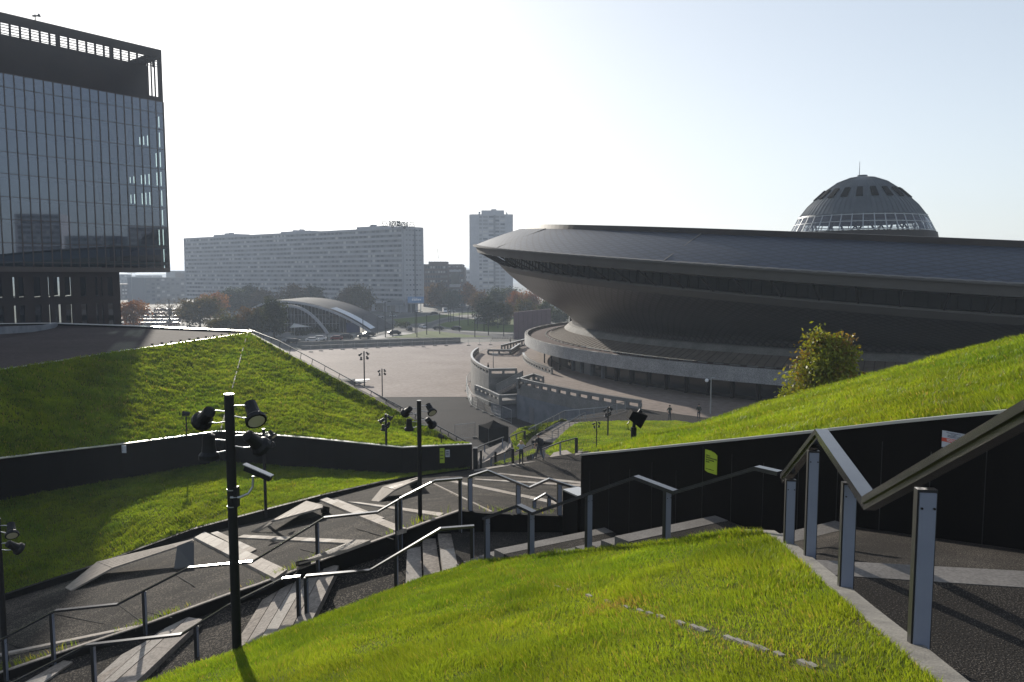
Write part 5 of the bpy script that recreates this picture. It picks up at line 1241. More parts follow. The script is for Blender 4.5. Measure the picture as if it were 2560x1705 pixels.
bm_.add([(-.5 + r * math.cos(a * math.pi / 5), r * math.sin(a * math.pi / 5), z_) for r, z_ in rg for a in range(10)], [(10 * j + i, 10 * j + (i + 1) % 10, 10 * j + 10 + (i + 1) % 10, 10 * j + 10 + i) for j in range(6) for i in range(10)]); bm_.build('globe', M['white'], t, world=False, smooth=True)
p = onZ(1134, 846, ZD); t = empty('flag_mast', p, 'tall thin grey mast standing on the curved terrace', 'mast'); hp = atY(1134, 805, p.y).z - ZD
MB().tube([(0, 0, 0), (0, 0, hp)], [.08, .05], 8).build('pole', M['steel'], t, world=False); MB().bx(-.2, .9, -.1, .1, hp - .9, hp - .55).build('camera_box', M['steel'], t, world=False)
# ================================================================ THE GLASS TOWER ON THE LEFT
YR = 180.0
P0 = atY(371, 115, YR); TC = Vector((P0.x, P0.y, 0))
FD = Vector((-.62, -.785, 0)).normalized(); BD = Vector((-FD.y, FD.x, 0)) * 1.0
if BD.y < 0: BD = -BD                       # away from the camera
FN = -BD
ZT_ = P0.z; ZB = atY(385, 625, YR).z; ZG = atY(372, 235, YR).z
TW = empty('office_tower', TC, 'tall dark glass office tower on the left with an open rooftop frame', 'office tower')
LEN, DEP = 58.0, 19.0
def fp(l, n, z): p = TC + FD * l + BD * n; return Vector((p.x, p.y, z))
def fbox(mb, l0, l1, n0, n1, z0, z1): return mb.hexa([fp(l0, n0, z0), fp(l1, n0, z0), fp(l1, n1, z0), fp(l0, n1, z0)], [fp(l0, n0, z1), fp(l1, n0, z1), fp(l1, n1, z1), fp(l0, n1, z1)])
# heights of the pane lines, read off the near edge
ylines = [235, 262, 299, 344.5, 390, 433, 478.5, 523, 569, 607]
zl = [atY(375, y, YR).z for y in ylines]
BAY = 1.8; NB = int(LEN / BAY)
cr = MB()
zo0, zo1 = ZT_ - 4.2, ZT_ - 1.9
fbox(cr, 0, LEN, 0, .5, zo1, ZT_); fbox(cr, 3.5, LEN, .05, .55, ZG + .02, zo0); fbox(cr, .0, 3.5, .05, .55, ZG + .02, ZG + 1.0)
fbox(cr, 0, .5, .5, DEP, zo1, ZT_ - .02); fbox(cr, .02, LEN, DEP - .5, DEP, zo1, ZT_ - .01); fbox(cr, LEN - .5, LEN - .01, .5, DEP, ZG, ZT_ - .01)
for i in range(0, NB, 6): fbox(cr, i * BAY + (.0 if i else 0.01), i * BAY + .75, .02, .52, zo0 - .5 if i else ZG, zo1 + .01)
for i in range(0, 11): fbox(cr, .02, .3, 1.5 + i * 1.6, 1.75 + i * 1.6, ZG, zo1 + .01)
cr.build('crown_frame', M['tower'], TW)
lv = MB()
for i in range(NB): fbox(lv, i * BAY, i * BAY + .34, .08, .4, zo0, zo1)
for k in range(4): fbox(lv, .3, LEN, .12, .3, zo0 + .2 + k * .55, zo0 + .32 + k * .55)
lv.build('louvre', M['tower'], TW)
pl_ = MB(); fbox(pl_, 9, LEN - 4, 4.5, DEP - 4, ZG, zo0 - .6); fbox(pl_, 27, 36, 5, 9, zo0 - .8, zo0 + 1.0); pl_.build('roof_plant', M['tower'], TW)
fl__ = MB()
for z in zl[1:]: fbox(fl__, .12, LEN - .1, .35, DEP - .2, z - .35, z + .5)
fbox(fl__, .1, LEN - .1, .3, DEP - .1, ZG - .1, ZG + .01); fl__.build('floor_slab', M['slabint'], TW)
fbox(MB(), 13, LEN - 1, 5.5, DEP - 1.5, ZB + .5, ZG - .2).build('core', M['slabint'], TW)
bk_ = MB()                                                   # rear and side walls: solid with narrow slots
for i in range(int(LEN / 1.9)):
    fbox(bk_, i * 1.9, i * 1.9 + 1.91, DEP - .3, DEP, ZB, ZG)
rs_ = random.Random(5)
for z0_, z1_ in zip(zl[1:] + [ZB], zl):
    j_ = zl.index(z1_)
    for i in range(10):
        opn = (i == 0 and j_ not in (0,)) or (i in (1,) and j_ in (3, 4, 7)) or (i in (3, 4, 5, 7, 8) and j_ in (2, 4, 5))
        fbox(bk_, 0, .25, .75 + i * 1.9, .75 + i * 1.9 + (1.0 if opn else 1.91), z0_, z1_)
    fbox(bk_, 0, .25, .0, .35, z0_, z1_)
bk_.build('rear_wall', M['tower'], TW)
pt_ = MB()
rr_ = random.Random(3)
for z0_, z1_ in zip(zl[1:], zl[:-1]):
    for k in range(5):
        if rr_.random() < .5: l_ = rr_.uniform(3, 12); fbox(pt_, l_, l_ + rr_.uniform(.8, 2.5), 6, 6.2, z0_ + .5, z1_ - .4)
pt_.build('partition', M['slabint'], TW)
# panes: one part each for the largest, the rest as one
pane = MB()
cnt = 0; rest = MB(); proto = None
cells = [(i, j) for i in range(NB) for j in range(9)]
cells.sort(key=lambda c: -c[0] if 0 <= c[0] <= 21 else 99)
for i, j in cells:
    z0_, z1_ = zl[j + 1] if j + 1 < len(zl) else ZB, zl[j]
    if j == 8: z0_ = ZB + .9
    if cnt < 100:
        m = MB(); m.add([fp(i * BAY + .1, .03, z0_ + .05), fp((i + 1) * BAY - .02, .03, z0_ + .05), fp((i + 1) * BAY - .02, .03, z1_ - .05), fp(i * BAY + .1, .03, z1_ - .05)], [(0, 1, 2, 3)])
        m.build('window', M['towerglass'], TW); cnt += 1
    else: rest.add([fp(i * BAY + .1, .03, z0_ + .05), fp((i + 1) * BAY - .02, .03, z0_ + .05), fp((i + 1) * BAY - .02, .03, z1_ - .05), fp(i * BAY + .1, .03, z1_ - .05)], [(0, 1, 2, 3)])
tag(rest.build('window', M['towerglass'], TW), kind='stuff')
mu = MB()
for i in range(NB + 1): fbox(mu, i * BAY - .07, i * BAY + .12, -.10, .08, ZB + .02, ZG)
mu.build('mullion', M['mullion'], TW)
tr_ = MB()
for z in zl: fbox(tr_, .0, LEN, -.03, .06, z - .06, z + .07)
fbox(tr_, -.02, LEN, -.06, DEP, ZB - .1, ZB + .9); tr_.build('transom', M['mullion'], TW)
LB = 0
pb = atY(277, 690, 170); 
# recessed base: right end found where the photo's edge stands
a_, b_r = ray(277, 690); den = FD.x - a_ * FD.y; LB = (a_ * (TC.y + .9 * BD.y) - (TC.x + .9 * BD.x)) / den
bs_ = MB(); zs = [ZB - .1]
fbox(bs_, LB, LB + .5, .9, DEP - 1, 0, ZB - .1); fbox(bs_, LB, LEN, .9, 1.2, ZB - 1.2, ZB - .1)
for k in range(4): fbox(bs_, LB + .1, LEN, .95, DEP - 1, ZB - 8.0 - k * 6.6 + 1.0, ZB - 6.4 - k * 6.6 + 1.0)
rr_ = random.Random(8)
l_ = LB + .5
while l_ < LEN:
    w_ = rr_.choice((.7, 1.0, 1.5, 1.9)); fbox(bs_, l_, min(l_ + w_, LEN), .92 + rr_.random() * .1, 1.15, 0, ZB - .15); l_ += w_ + rr_.choice((.35, .5, .9, 1.2))
l_ = LB + .5
while l_ < LEN:
    w_ = rr_.choice((1.8, 2.4, 3.2)); fbox(bs_, l_, min(l_ + w_, LEN), DEP - 1.3, DEP - 1.05, 0, ZB - .15); l_ += w_ + rr_.choice((.5, .9, 1.3))
bs_.build('base_fins', M['tower'], TW)
m = MB(); m.add([fp(LB, 1.25, 0), fp(LEN, 1.25, 0), fp(LEN, 1.25, ZB - .2), fp(LB, 1.25, ZB - .2)], [(0, 1, 2, 3)]); m.build('base_glazing', M['hallglass'], TW)
pp = fp(43, .2, ZT_); pa_ = atY(82, 43, 1); a_, b_r = ray(82, 43); l_ = (a_ * TC.y - TC.x) / (FD.x - a_ * FD.y); pp = fp(l_, .2, ZT_)
t = empty('rooftop_horn', pp, 'tiny device on the top beam of the glass tower', 'roof device'); MB().tube([(0, 0, 0), (0, 0, 1.2)], .12, 6).build('stand', M['lampblack'], t, world=False); MB().tube([(-.5, 0, .9), (.5, 0, .9), (.9, 0, 1.0)], [.2, .15, .4], 8).build('horn', M['lampblack'], t, world=False)
# ================================================================ SLAB BLOCKS
def block(name, label, a, b, depth, z1, floors, bays, z0=0.0, mainw=True, cat='apartment block', bandh=.45, wset=None, seed=1, spandrel='facadeconc', strip='facadedark', endf=True, winmats=('winA', 'winB', 'winC'), wfrac=.62, nwin=100):
    """a building with face a->b towards us; floors of spandrel bands and window strips; each window its own part (largest first)"""
    a, b = Vector((a[0], a[1], 0)), Vector((b[0], b[1], 0)); d = (b - a).normalized(); ln = (b - a).length; n = Vector((d.y, -d.x, 0))
    if n.y > 0: n = -n
    t = empty(name, ((a.x + b.x) / 2, (a.y + b.y) / 2, 0), label, cat)
    rr = random.Random(seed); fh = (z1 - z0) / floors
    def q(l, o, z): p = a + d * l + n * o; return Vector((p.x, p.y, z))
    def bb(m, l0, l1, o0, o1, za, zb): return m.hexa([q(l0, o0, za), q(l1, o0, za), q(l1, o1, za), q(l0, o1, za)], [q(l0, o0, zb), q(l1, o0, zb), q(l1, o1, zb), q(l0, o1, zb)])
    bb(MB(), 0, ln, -depth, 0, z0, z1).build('wall', M[strip], t)
    for f in range(floors + 1):
        zb_ = z0 + f * fh; m = MB(); bb(m, -.05, ln + .05, -.3, .35, zb_ - fh * bandh * .35, min(zb_ + fh * bandh * .65, z1 + .6)); m.build('spandrel', M[spandrel], t)
    bb(MB(), -.4, .6, -depth, .5, z0, z1 + .5).build('end_wall', M[spandrel], t); bb(MB(), ln - .6, ln + .4, -depth, .5, z0, z1 + .5).build('end_wall', M[spandrel], t)
    bb(MB(), -.2, ln + .2, -depth - .2, .2, z1 + .01, z1 + .8).build('roof', M[spandrel], t)
    bw = (ln - 1.4) / bays; wins = [(f, i) for i in range(bays - 1, -1, -1) for f in range(floors)]
    if (q(ln, 0, 0)).length > (q(0, 0, 0)).length: wins = [(f, bays - 1 - i) for f, i in wins]
    rest = {k: MB() for k in winmats}; c = 0
    for f, i in wins:
        zb_ = z0 + f * fh + fh * bandh * .68; mt = rr.choices(winmats, (5, 1.6, 3))[0]; l0 = .7 + i * bw + bw * (1 - wfrac) / 2; hh_ = fh * (1 - bandh) * rr.choice((1, 1, .96))
        vs = [q(l0, .06, zb_), q(l0 + bw * wfrac, .06, zb_), q(l0 + bw * wfrac, .06, zb_ + hh_), q(l0, .06, zb_ + hh_)]
        if c < nwin: MB().add(vs, [(0, 1, 2, 3)]).build('window', M[mt], t); c += 1
        else: rest[mt].add(vs, [(0, 1, 2, 3)])
    for k, m in rest.items():
        if m.v: tag(m.build('window', M[k], t), kind='stuff')
    return t, q, bb, ln
gz = 0
al, ar = onZ(424, 700, 0), None
Yr_ = 438.0; pr = atY(926, 525, Yr_); pl0 = atY(424, 550, 560)
ztop = pr.z; Yl = (ztop - CAMZ) / ray(424, 550)[1]; pl0 = atY(424, 550, Yl)
t, q, bb, ln = block('apartment_block', 'very long grey slab apartment block with thirteen banded storeys and roof sign', pl0, pr, 16, ztop, 15, 62, 5.5, bandh=.5, seed=2)
for (x0, x1, yt) in ((642, 708, 533), (817, 880, 522), (488, 540, 540)):
    pa = onV(x0, yt, pl0, pr); pb_ = onV(x1, yt, pl0, pr); la = (Vector((pa.x, pa.y, 0)) - Vector((pl0.x, pl0.y, 0))).length; lb_ = (Vector((pb_.x, pb_.y, 0)) - Vector((pl0.x, pl0.y, 0))).length
    m = MB(); bb(m, la, lb_, -12, -1, ztop, pa.z); bb(m, la + 6, la + 9, -9, -6, pa.z, pa.z + 1.2); bb(m, lb_ - 16, lb_ - 14, -9, -6, pa.z, pa.z + 1.5); m.build('roof_house', M['facadeconc'], t)
m = MB()
for i in range(22): bb(m, 6 + i * ln / 22.5, 9 + i * ln / 22.5, -10, -2, 0, 5.5)
m.build('stilt', M['facadeconc'], t)
bb(MB(), 6, ln - 30, -12, -3, 0, 5.4).build('ground_storey', M['brown'], t)
# end face, towards the square
pe = atY(971, 527, 447)
e_d = Vector((pe.x - pr.x, pe.y - pr.y, 0)); t2, q2, bb2, l2 = block('apartment_block', 'narrow pale end wing of the long slab block, with a dark vertical slot', Vector((pr.x + .5, pr.y + .1, 0)), pe, 15, ztop + .3, 15, 5, 5.5, bandh=.72, seed=5, strip='facadeconc', wfrac=.5, winmats=('winC', 'winC', 'winA'))
m = MB(); bb2(m, l2 * .52, l2 * .60, .3, .5, 5.5, ztop); m.build('vertical_slot', M['facadedark'], t2)
m = MB(); bb2(m, 1, 3, -8, -1, 0, 5.5); bb2(m, l2 - 5, l2 - 3, -8, -1, 0, 5.5); m.build('stilt', M['facadeconc'], t2)
# roof sign: two faces in a V, the second one seen from behind
for k_, (xa, xb, y0, y1, mir, lab) in enumerate(((878, 923.5, 508, 520.5, False, 'left half of the rooftop sign, reading agata after an armchair outline'), (908, 953.5, 510.5, 522.5, True, 'right half of the rooftop sign, mirrored lettering before an armchair outline'))):
    Yk = 433 + 3 * k_; p0_ = atY(xa, y1, Yk); p1_ = atY(xb, y1, Yk); h_ = atY(xa, y0, Yk).z - p0_.z; w_ = p1_.x - p0_.x
    t = empty('rooftop_sign', Vector((p0_.x, Yk, ztop + .8)), lab, 'sign', None)
    z_ = p0_.z; fr = MB(); sg = M['lampblack']
    for i in range(12): fr.tube([(p0_.x + w_ * i / 11, Yk, ztop + .5), (p0_.x + w_ * i / 11, Yk, z_ + .1)], .08, 4)
    fr.tube([(p0_.x, Yk, z_ + .0), (p1_.x, Yk, z_ + .0)], .09, 4).build('frame', M['steel'], t)
    ix0 = p0_.x if not mir else p1_.x - h_ * 1.05; ic = MB(); s_ = h_ * 1.0
    for path in ([(.15, .95), (.85, .95), (.85, .45)], [(.15, .95), (.15, .45)], [(0, .1), (0, .5), (.15, .55), (.3, .4), (.3, .1), (0, .1)], [(1, .1), (1, .5), (.85, .55), (.7, .4), (.7, .1), (1, .1)], [(.3, .1), (.7, .1)]):
        ic.tube([(ix0 + s_ * u_, Yk - .1, z_ + h_ * v_) for u_, v_ in path], .16, 5)
    ic.build('armchair_outline', sg, t)
    off = t.location
    if not mir: text_mesh('agata', h_ * 1.75, sg, t, Vector((p0_.x + h_ * 1.25, Yk, z_ + .5)) - off, (1, 0, 0), (0, 0, 1), ext=.1, sx=.64, bold=.13)
    else: text_mesh('agata', h_ * 1.75, sg, t, Vector((p1_.x - h_ * 1.25, Yk, z_ + .5)) - off, (-1, 0, 0), (0, 0, 1), ext=.1, sx=.64, bold=.13)
# billboards under the block
BLUE = mat('blue_hoarding', (.10, .20, .42), .5, c2=(.22, .33, .5), scale=.35)
for xa, xb, y0, y1, Yk, mt_, lab in ((937, 974.5, 682, 696, 436, BLUE, 'blue hoarding with pale lettering at the foot of the slab block'), (889, 927, 689, 702, 430, M['facadedark'], 'dark framed hoarding on legs before the slab block')):
    a_, c_ = atY(xa, y0, Yk), atY(xb, y1, Yk); t = empty('billboard', (a_.x, Yk, 0), lab, 'billboard')
    MB().bx(a_.x, c_.x, Yk, Yk + .3, c_.z, a_.z).build('board', mt_, t)
    m = MB()
    for f in (.2, .8): xx = a_.x + (c_.x - a_.x) * f; m.bx(xx - .2, xx + .2, Yk + .3, Yk + .6, 0, a_.z - .3)
    m.build('leg', M['steel'], t)
    m = MB()
    if mt_ is BLUE:
        for f0, f1, g0, g1 in ((.26, .34, .35, .62), (.36, .38, .35, .62), (.40, .50, .35, .60), (.52, .58, .35, .66), (.60, .72, .38, .62), (.74, .82, .38, .62), (.28, .6, .72, .80)): m.bx(a_.x + (c_.x - a_.x) * f0, a_.x + (c_.x - a_.x) * f1, Yk - .06, Yk - .01, c_.z + (a_.z - c_.z) * g0, c_.z + (a_.z - c_.z) * g1)
        m.build('lettering', M['white'], t)
    else:
        m.bx(a_.x - .2, c_.x + .2, Yk - .1, Yk - .01, a_.z - .3, a_.z + .1); m.bx(a_.x - .2, c_.x + .2, Yk - .1, Yk - .01, c_.z - .1, c_.z + .2); m.build('frame', M['steel'], t)
# residential tower
Yt = 600; ta, tb = atY(1080, 495, Yt), atY(1178, 493, Yt)
t, q, bb, ln = block('apartment_tower', 'tall pale residential tower rising behind the left tip of the arena', ta, tb, 26, ta.z, 24, 7, 0, bandh=.45, seed=9, strip='facadeconc', wfrac=.8, winmats=('winC', 'winB', 'winA'))
m = MB(); zt2 = atY(1120, 483, Yt).z
bb(m, ln * .27, ln * .80, -16, -2, ta.z, zt2); bb(m, ln * .5, ln * .62, -14, -5, zt2, zt2 + 1.2); bb(m, ln * .2, ln * .24, -6, -2, ta.z, ta.z + 3); bb(m, ln * .85, ln * .88, -6, -2, ta.z, ta.z + 2.5); m.build('roof_house', M['facadeconc'], t)
m = MB()
for f0, f1 in ((0, .22), (.82, 1)): bb(m, ln * f0, ln * f1, .3, .8, 0, ta.z + .3)
m.build('blank_panel', M['facadeconc'], t); bb(MB(), ln * .555, ln * .60, .3, .7, 0, ta.z).build('vertical_slot', M['facadedark'], t)
# brown office buildings
def office(label, x0, x1, yt, Y, depth, floors, bays, seed, col='brown'):
    a_, b_ = atY(x0, yt, Y), atY(x1, yt, Y)
    return block('office_building', label, a_, b_, depth, a_.z, floors, bays, 0, cat='building', bandh=.5, seed=seed, spandrel=col, strip='facadedark', winmats=('winA', 'winC', 'winB'), nwin=60)
t, q, bb, ln = office('broad brown office building beside the end of the long slab block', 974, 1062, 610, 520, 22, 9, 14, 11)
m = MB(); bb(m, 3, ln * .6, -16, -3, atY(974, 610, 520).z, atY(1000, 601, 520).z); m.tube([q(9, -5, 40), q(9.6, -5, atY(990, 594, 520).z)], .15, 4); m.build('roof_house', M['brown'], t)
t, q, bb, ln = office('brown office block carrying a dark square screen, left of the residential tower', 1030, 1067, 617, 505, 16, 8, 6, 12)
z_ = atY(1048, 625, 505).z; z2_ = atY(1048, 653, 505).z; m = MB(); bb(m, 2, ln - 3, .5, 1.0, z2_, z_); m.build('screen', M['glassdark'], t); m = MB(); bb(m, 1, ln - 2, .3, .8, z2_ - 2, z2_ - .01); bb(m, 1, ln - 2, .3, .8, z_ + .01, z_ + 1.5); m.build('screen_frame', M['facadeconc'], t)
office('low pale building in the gap between the brown offices and the tower', 1066, 1082, 622, 700, 20, 6, 4, 13, 'facadeconc')
# hazy town seen between the glass tower and the slab block
for i, (x0, x1, yt, Y, fl_n, col, lab) in enumerate(((332, 426, 640, 620, 6, 'facadeconc', 'long grey hall behind the trees right of the glass tower'), (383, 404, 624, 900, 9, 'facadeconc', 'hazy block with a stepped roof on the skyline beside the slab block'), (404, 430, 628, 760, 8, 'brown', 'dim dark block touching the left end of the slab block'), (290, 345, 637, 1050, 6, 'facadeconc', 'faint low buildings on the skyline under the glass tower'), (240, 300, 632, 950, 7, 'facadeconc', 'faint block partly behind the glass tower base'), (345, 372, 634, 1200, 7, 'brown', 'faint roofline on the skyline in the gap'), (278, 330, 655, 700, 4, 'brown', 'low dim building behind the orange tree'))):
    a_ = atY(x0, yt, Y); b_ = atY(x1, yt, Y + 30)
    block('distant_building', lab, a_, b_, 25, a_.z, fl_n, 8, 0, cat='building', seed=20 + i, spandrel='farfacade' if col != 'brown' else 'brown', nwin=24)
# hill line
mb = MB(); hp = []
for i in range(61):
    x = -3600 + i * 130; Y = 3300; zz = 40 + 26 * math.sin(i * .31) + 16 * math.sin(i * .83 + 1); hp.append((x, Y, zz))
n_ = len(hp); mb.add([(x, Y - 500, -1) for x, Y, z in hp] + hp + [(x, Y + 700, z * .6) for x, Y, z in hp], [(j * n_ + i, j * n_ + i + 1, (j + 1) * n_ + i + 1, (j + 1) * n_ + i) for j in range(2) for i in range(n_ - 1)])
struct(mb, 'hills', M['hill'], smooth=True)
# ================================================================ ARCHED HALL
fR = onZ(757, 769, 0); rR = onZ(868, 760.5, 0)
cr_ = atY(650, 689, 288); 
ax_ = Vector((.62, .78, 0))
t = empty('arched_hall', (cr_.x, 282, 0), 'arched hall with a curved shell roof, glazed front and a bright skylight strip', 'hall')
xc = cr_.x; half = rR.x - xc; H_ = cr_.z
def archpt(f, y0, dz=0.0, hs=1.0):           # f from -1 to 1 over the span
    return Vector((xc + half * hs * f * (1 if f > 0 else .55), y0, H_ * (1 - abs(f) ** 2.1) + dz))
NA = 48; ring0 = [archpt(-1 + 2 * i / NA, 282) for i in range(NA + 1)]; ring1 = [p + Vector((4, 26, .3)) for p in ring0]
m = MB(); vs = ring0 + ring1 + [p + Vector((0, 0, -.9)) for p in ring1] + [p + Vector((0, 0, -.9)) for p in ring0]; c_ = NA + 1
m.add(vs, [((j % 4) * c_ + i, (j % 4) * c_ + i + 1, ((j + 1) % 4) * c_ + i + 1, ((j + 1) % 4) * c_ + i) for j in range(4) for i in range(NA)]); m.build('shell_roof', mat('shell_metal', (.05, .05, .054), .85, c2=(.075, .075, .08), scale=.2, spec=.05), t, smooth=False)
m = MB(); si = [i for i in range(NA + 1) if .52 <= -1 + 2 * i / NA <= .99]
vs = [ring0[i] + Vector((.35, .4, .35)) for i in si] + [ring0[i] + Vector((1.2, 6.5, .45)) for i in si]; m.add(vs, [(i, i + 1, len(si) + i + 1, len(si) + i) for i in range(len(si) - 1)])
m.build('skylight', mat('skylight_glass', (.55, .65, .8), .12, spec=.8), t)
m = MB()
for k in range(5):
    f = .1 + .2 * k
    for i in si[:-1]: p = (ring0[i] + Vector((.35, .4, .35))).lerp(ring0[i] + Vector((1.2, 6.5, .45)), f); q_ = (ring0[i + 1] + Vector((.35, .4, .35))).lerp(ring0[i + 1] + Vector((1.2, 6.5, .45)), f); m.beam(p, q_, .18, .16)
m.build('skylight_bar', M['steel'], t)
r2_ = [Vector((atY(661, 700, 276).x + 14.4 * f, 276.0, 10.2 * (1 - abs(f) ** 2.2))) for f in [-1 + i / 12 for i in range(25)]]
m = MB()
for p, q_ in zip(r2_[:-1], r2_[1:]): m.beam(p, q_, .9, .9, (0, 1, 0))
m.build('front_arch', M['facadeconc'], t)
m = MB()
for p, q_ in zip(ring0[:-1], ring0[1:]): m.beam(p + Vector((0, -.4, -.5)), q_ + Vector((0, -.4, -.5)), .9, .7)
m.build('roof_edge', M['facadeconc'], t)
gw = [p + Vector((0, 3.0, -.7)) for p in ring0 if -.5 * half < p.x - xc < half - 8]
m = MB(); m.add([(p.x, p.y, 0) for p in gw] + gw, [(i, i + 1, len(gw) + i + 1, len(gw) + i) for i in range(len(gw) - 1)]); g_o = m.build('front_glazing', M['glassdark'], t)
m = MB()
for i in range(0, int((gw[-1].x - gw[0].x) / 1.3)):
    x = gw[0].x + i * 1.3; f = (x - xc) / (half if x > xc else half * .55); zz = H_ * (1 - abs(f) ** 2.1) - .7; m.bx(x - .07, x + .07, 284.8, 284.95, 0, max(zz, .2))
for z_ in (3.2, 6.4): m.bx(gw[0].x, gw[-1].x - 4, 284.78, 284.93, z_, z_ + .12)
m.build('glazing_bar', M['facadeconc'], g_o)
MB().bx(fR.x + 4, fR.x + 9, 283, 283.4, 0, 3.6).build('blue_panel', mat('blue_panel', (.015, .03, .11), .6), t)
sa = onZ(666, 752, 3.2); mb = MB().slab([Vector((sa.x, sa.y, 3.0)), Vector((sa.x + 1.5, sa.y, 4.6)), Vector((sa.x + 7.5, sa.y, 3.4)), Vector((sa.x + 3, sa.y + 4, 3.1))], .1)
t = empty('sail_awning', sa - Vector((0, 0, 3.0)), 'small white sail awning before the arched hall', 'awning'); mb.build('sail', M['white'], t); MB().tube([(sa.x + 1.6, sa.y + .1, 0), (sa.x + 1.6, sa.y + .1, 4.5)], .08, 6).build('mast', M['steel'], t)
# ================================================================ ROADS, ISLANDS
def sheet(name, pts, z, m): mb = MB().add([tuple(Vector((p.x, p.y, z))) for p in pts], [tuple(range(len(pts)))]); return struct(mb, name, m)
px = lambda l: [onZ(x, y, 0) for x, y in l]
z3 = lambda X, Y: (588.5 + .25 * X, 441.4 + .25 * Y)
RD = lambda l: [onZ(*z3(X, Y), 0) for X, Y in l]
sheet('road', RD([(200, 1420), (400, 1370), (900, 1355), (1060, 1330), (1250, 1260), (1290, 1245), (1420, 1235), (1560, 1215), (1750, 1165), (1950, 1145), (2700, 1120), (2700, 1140), (1960, 1160), (1760, 1180), (1640, 1215), (1600, 1240), (1700, 1262), (1900, 1285), (2150, 1300), (2700, 1315), (2700, 1350), (1500, 1345), (1100, 1360), (880, 1392), (420, 1415), (220, 1436)]), .012, M['pave2'])
sheet('road', RD([(1000, 1180), (1300, 1160), (1700, 1118), (2000, 1085), (2400, 1070), (2400, 1055), (2000, 1060), (1650, 1095), (1250, 1135), (1000, 1150)]), .014, M['pave2'])
sheet('road', RD([(1280, 1245), (1330, 1225), (1260, 1180), (1080, 1200), (1080, 1216), (1240, 1225)]), .016, M['pave2'])
sheet('pavement', RD([(1060, 1340), (1230, 1300), (1330, 1290), (1480, 1300), (1400, 1330), (1100, 1352)]), .020, M['pavlight'])
sheet('grass_island', RD([(1180, 1340), (1420, 1305), (1560, 1275), (1700, 1285), (1930, 1312), (2180, 1330), (1900, 1338), (1500, 1340)]), .03, M['turf'])
sheet('grass_island', RD([(1660, 1225), (1760, 1195), (1960, 1170), (2700, 1150), (2700, 1290), (2200, 1285), (1900, 1268)]), .03, M['turf'])
sheet('grass_island', RD([(1260, 1170), (1700, 1130), (2000, 1098), (2300, 1082), (2300, 1110), (1900, 1130), (1700, 1160), (1600, 1195), (1400, 1215), (1290, 1200)]), .03, M['turf'])
sheet('car_park', [onZ(x, y, 0) for x, y in ((262, 775), (420, 775), (430, 716), (300, 700), (250, 715))], .012, M['pave2'])
sheet('pavement', RD([(-200, 1440), (200, 1330), (420, 1340), (880, 1325), (930, 1305), (600, 1290), (100, 1290), (-300, 1360)]), .018, M['pavlight'])
# ---- cars
def car(col, kind=0):
    t = empty('parked_car' if kind < 0 else 'car', (0, 0, 0))
    Ls, Hs = ((4.3, 1.45), (4.5, 1.65), (4.0, 1.5))[abs(kind) % 3]
    prof = [(-.5, .30), (-.5, .58), (-.46, .68), (-.30, .72), (-.17, 1.0 if Hs > 1.6 else .98), (.22, 1.0), (.40, .74), (.49, .66), (.5, .5), (.5, .28)]
    w = .86; pts = [(x * Ls, z * Hs) for x, z in prof]
    low = [(-Ls / 2, .3), (-Ls / 2, .58 * Hs), (-.46 * Ls, .66 * Hs), (.49 * Ls, .66 * Hs), (Ls / 2, .5 * Hs), (Ls / 2, .28)]
    m = MB(); n = len(low); m.add([(x, -w, z) for x, z in low] + [(x, w, z) for x, z in low], [tuple(range(n)), tuple(range(2 * n - 1, n - 1, -1))] + [(i, (i + 1) % n, n + (i + 1) % n, n + i) for i in range(n)])
    cab0 = [(-.43, .66), (-.26, .97), (.22, .97), (.38, .66)]; m.add([(x * Ls, s * (w - .02 if z < .8 else w - .2), z * Hs + .01) for s in (-1, 1) for x, z in cab0], [(0, 1, 2, 3), (7, 6, 5, 4), (1, 2, 6, 5), (0, 4, 7, 3)])
    m.build('body', col, t, world=False)
    g = MB(); g.add([(-.425 * Ls, -w + .06, .68 * Hs), (-.262 * Ls, -w + .2, .955 * Hs), (-.262 * Ls, w - .2, .955 * Hs), (-.425 * Ls, w - .06, .68 * Hs)], [(0, 1, 2, 3)]); g.add([(.375 * Ls, -w + .06, .68 * Hs), (.225 * Ls, -w + .2, .955 * Hs), (.225 * Ls, w - .2, .955 * Hs), (.375 * Ls, w - .06, .68 * Hs)], [(0, 1, 2, 3)])
    for v_ in range(len(g.v)): x, y, z = g.v[v_]; g.v[v_] = (x * 1.008, y, z + .012)
    for s in (-1, 1): g.add([(x * Ls, s * (w - .0 if z < .8 else w - .17), z * Hs) for x, z in ((-.37, .69), (-.25, .93), (.20, .93), (.32, .69))], [(0, 1, 2, 3)])
    g.build('windows', M['glassdark'], t, world=False)
    for x in (-.31, .31):
        for s in (-1, 1):
            wv = MB().tube([(x * Ls, s * (w - .18), .32), (x * Ls, s * (w + .02), .32)], .32, 12).build('wheel', M['tyre'], t, world=False)
    for s in (-1, 1): MB().bx(.485 * Ls, .505 * Ls, s * .62 - .16, s * .62 + .16, .52 * Hs, .60 * Hs).build('headlight', M['panel'], t, world=False)
    return t
paint = lambda n, c: mat(n, c, .25, .2, spec=.6)
CM = {'black': paint('paint_black', (.012, .012, .014)), 'white': paint('paint_white', (.62, .62, .63)), 'red': paint('paint_red', (.16, .015, .015)), 'silver': paint('paint_silver', (.32, .33, .34)), 'blue': paint('paint_blue', (.03, .05, .12))}
protos = {}
def putcar(col, kind, loc, rz, label, group):
    if (col, kind) not in protos: c = car(CM[col], kind); protos[(col, kind)] = c
    else: c = copy_tree(protos[(col, kind)])
    c.location = loc; c.rotation_euler = (0, 0, R(rz)); tag(c, label, 'car', group)
G1 = 'cars driving by the roundabout'
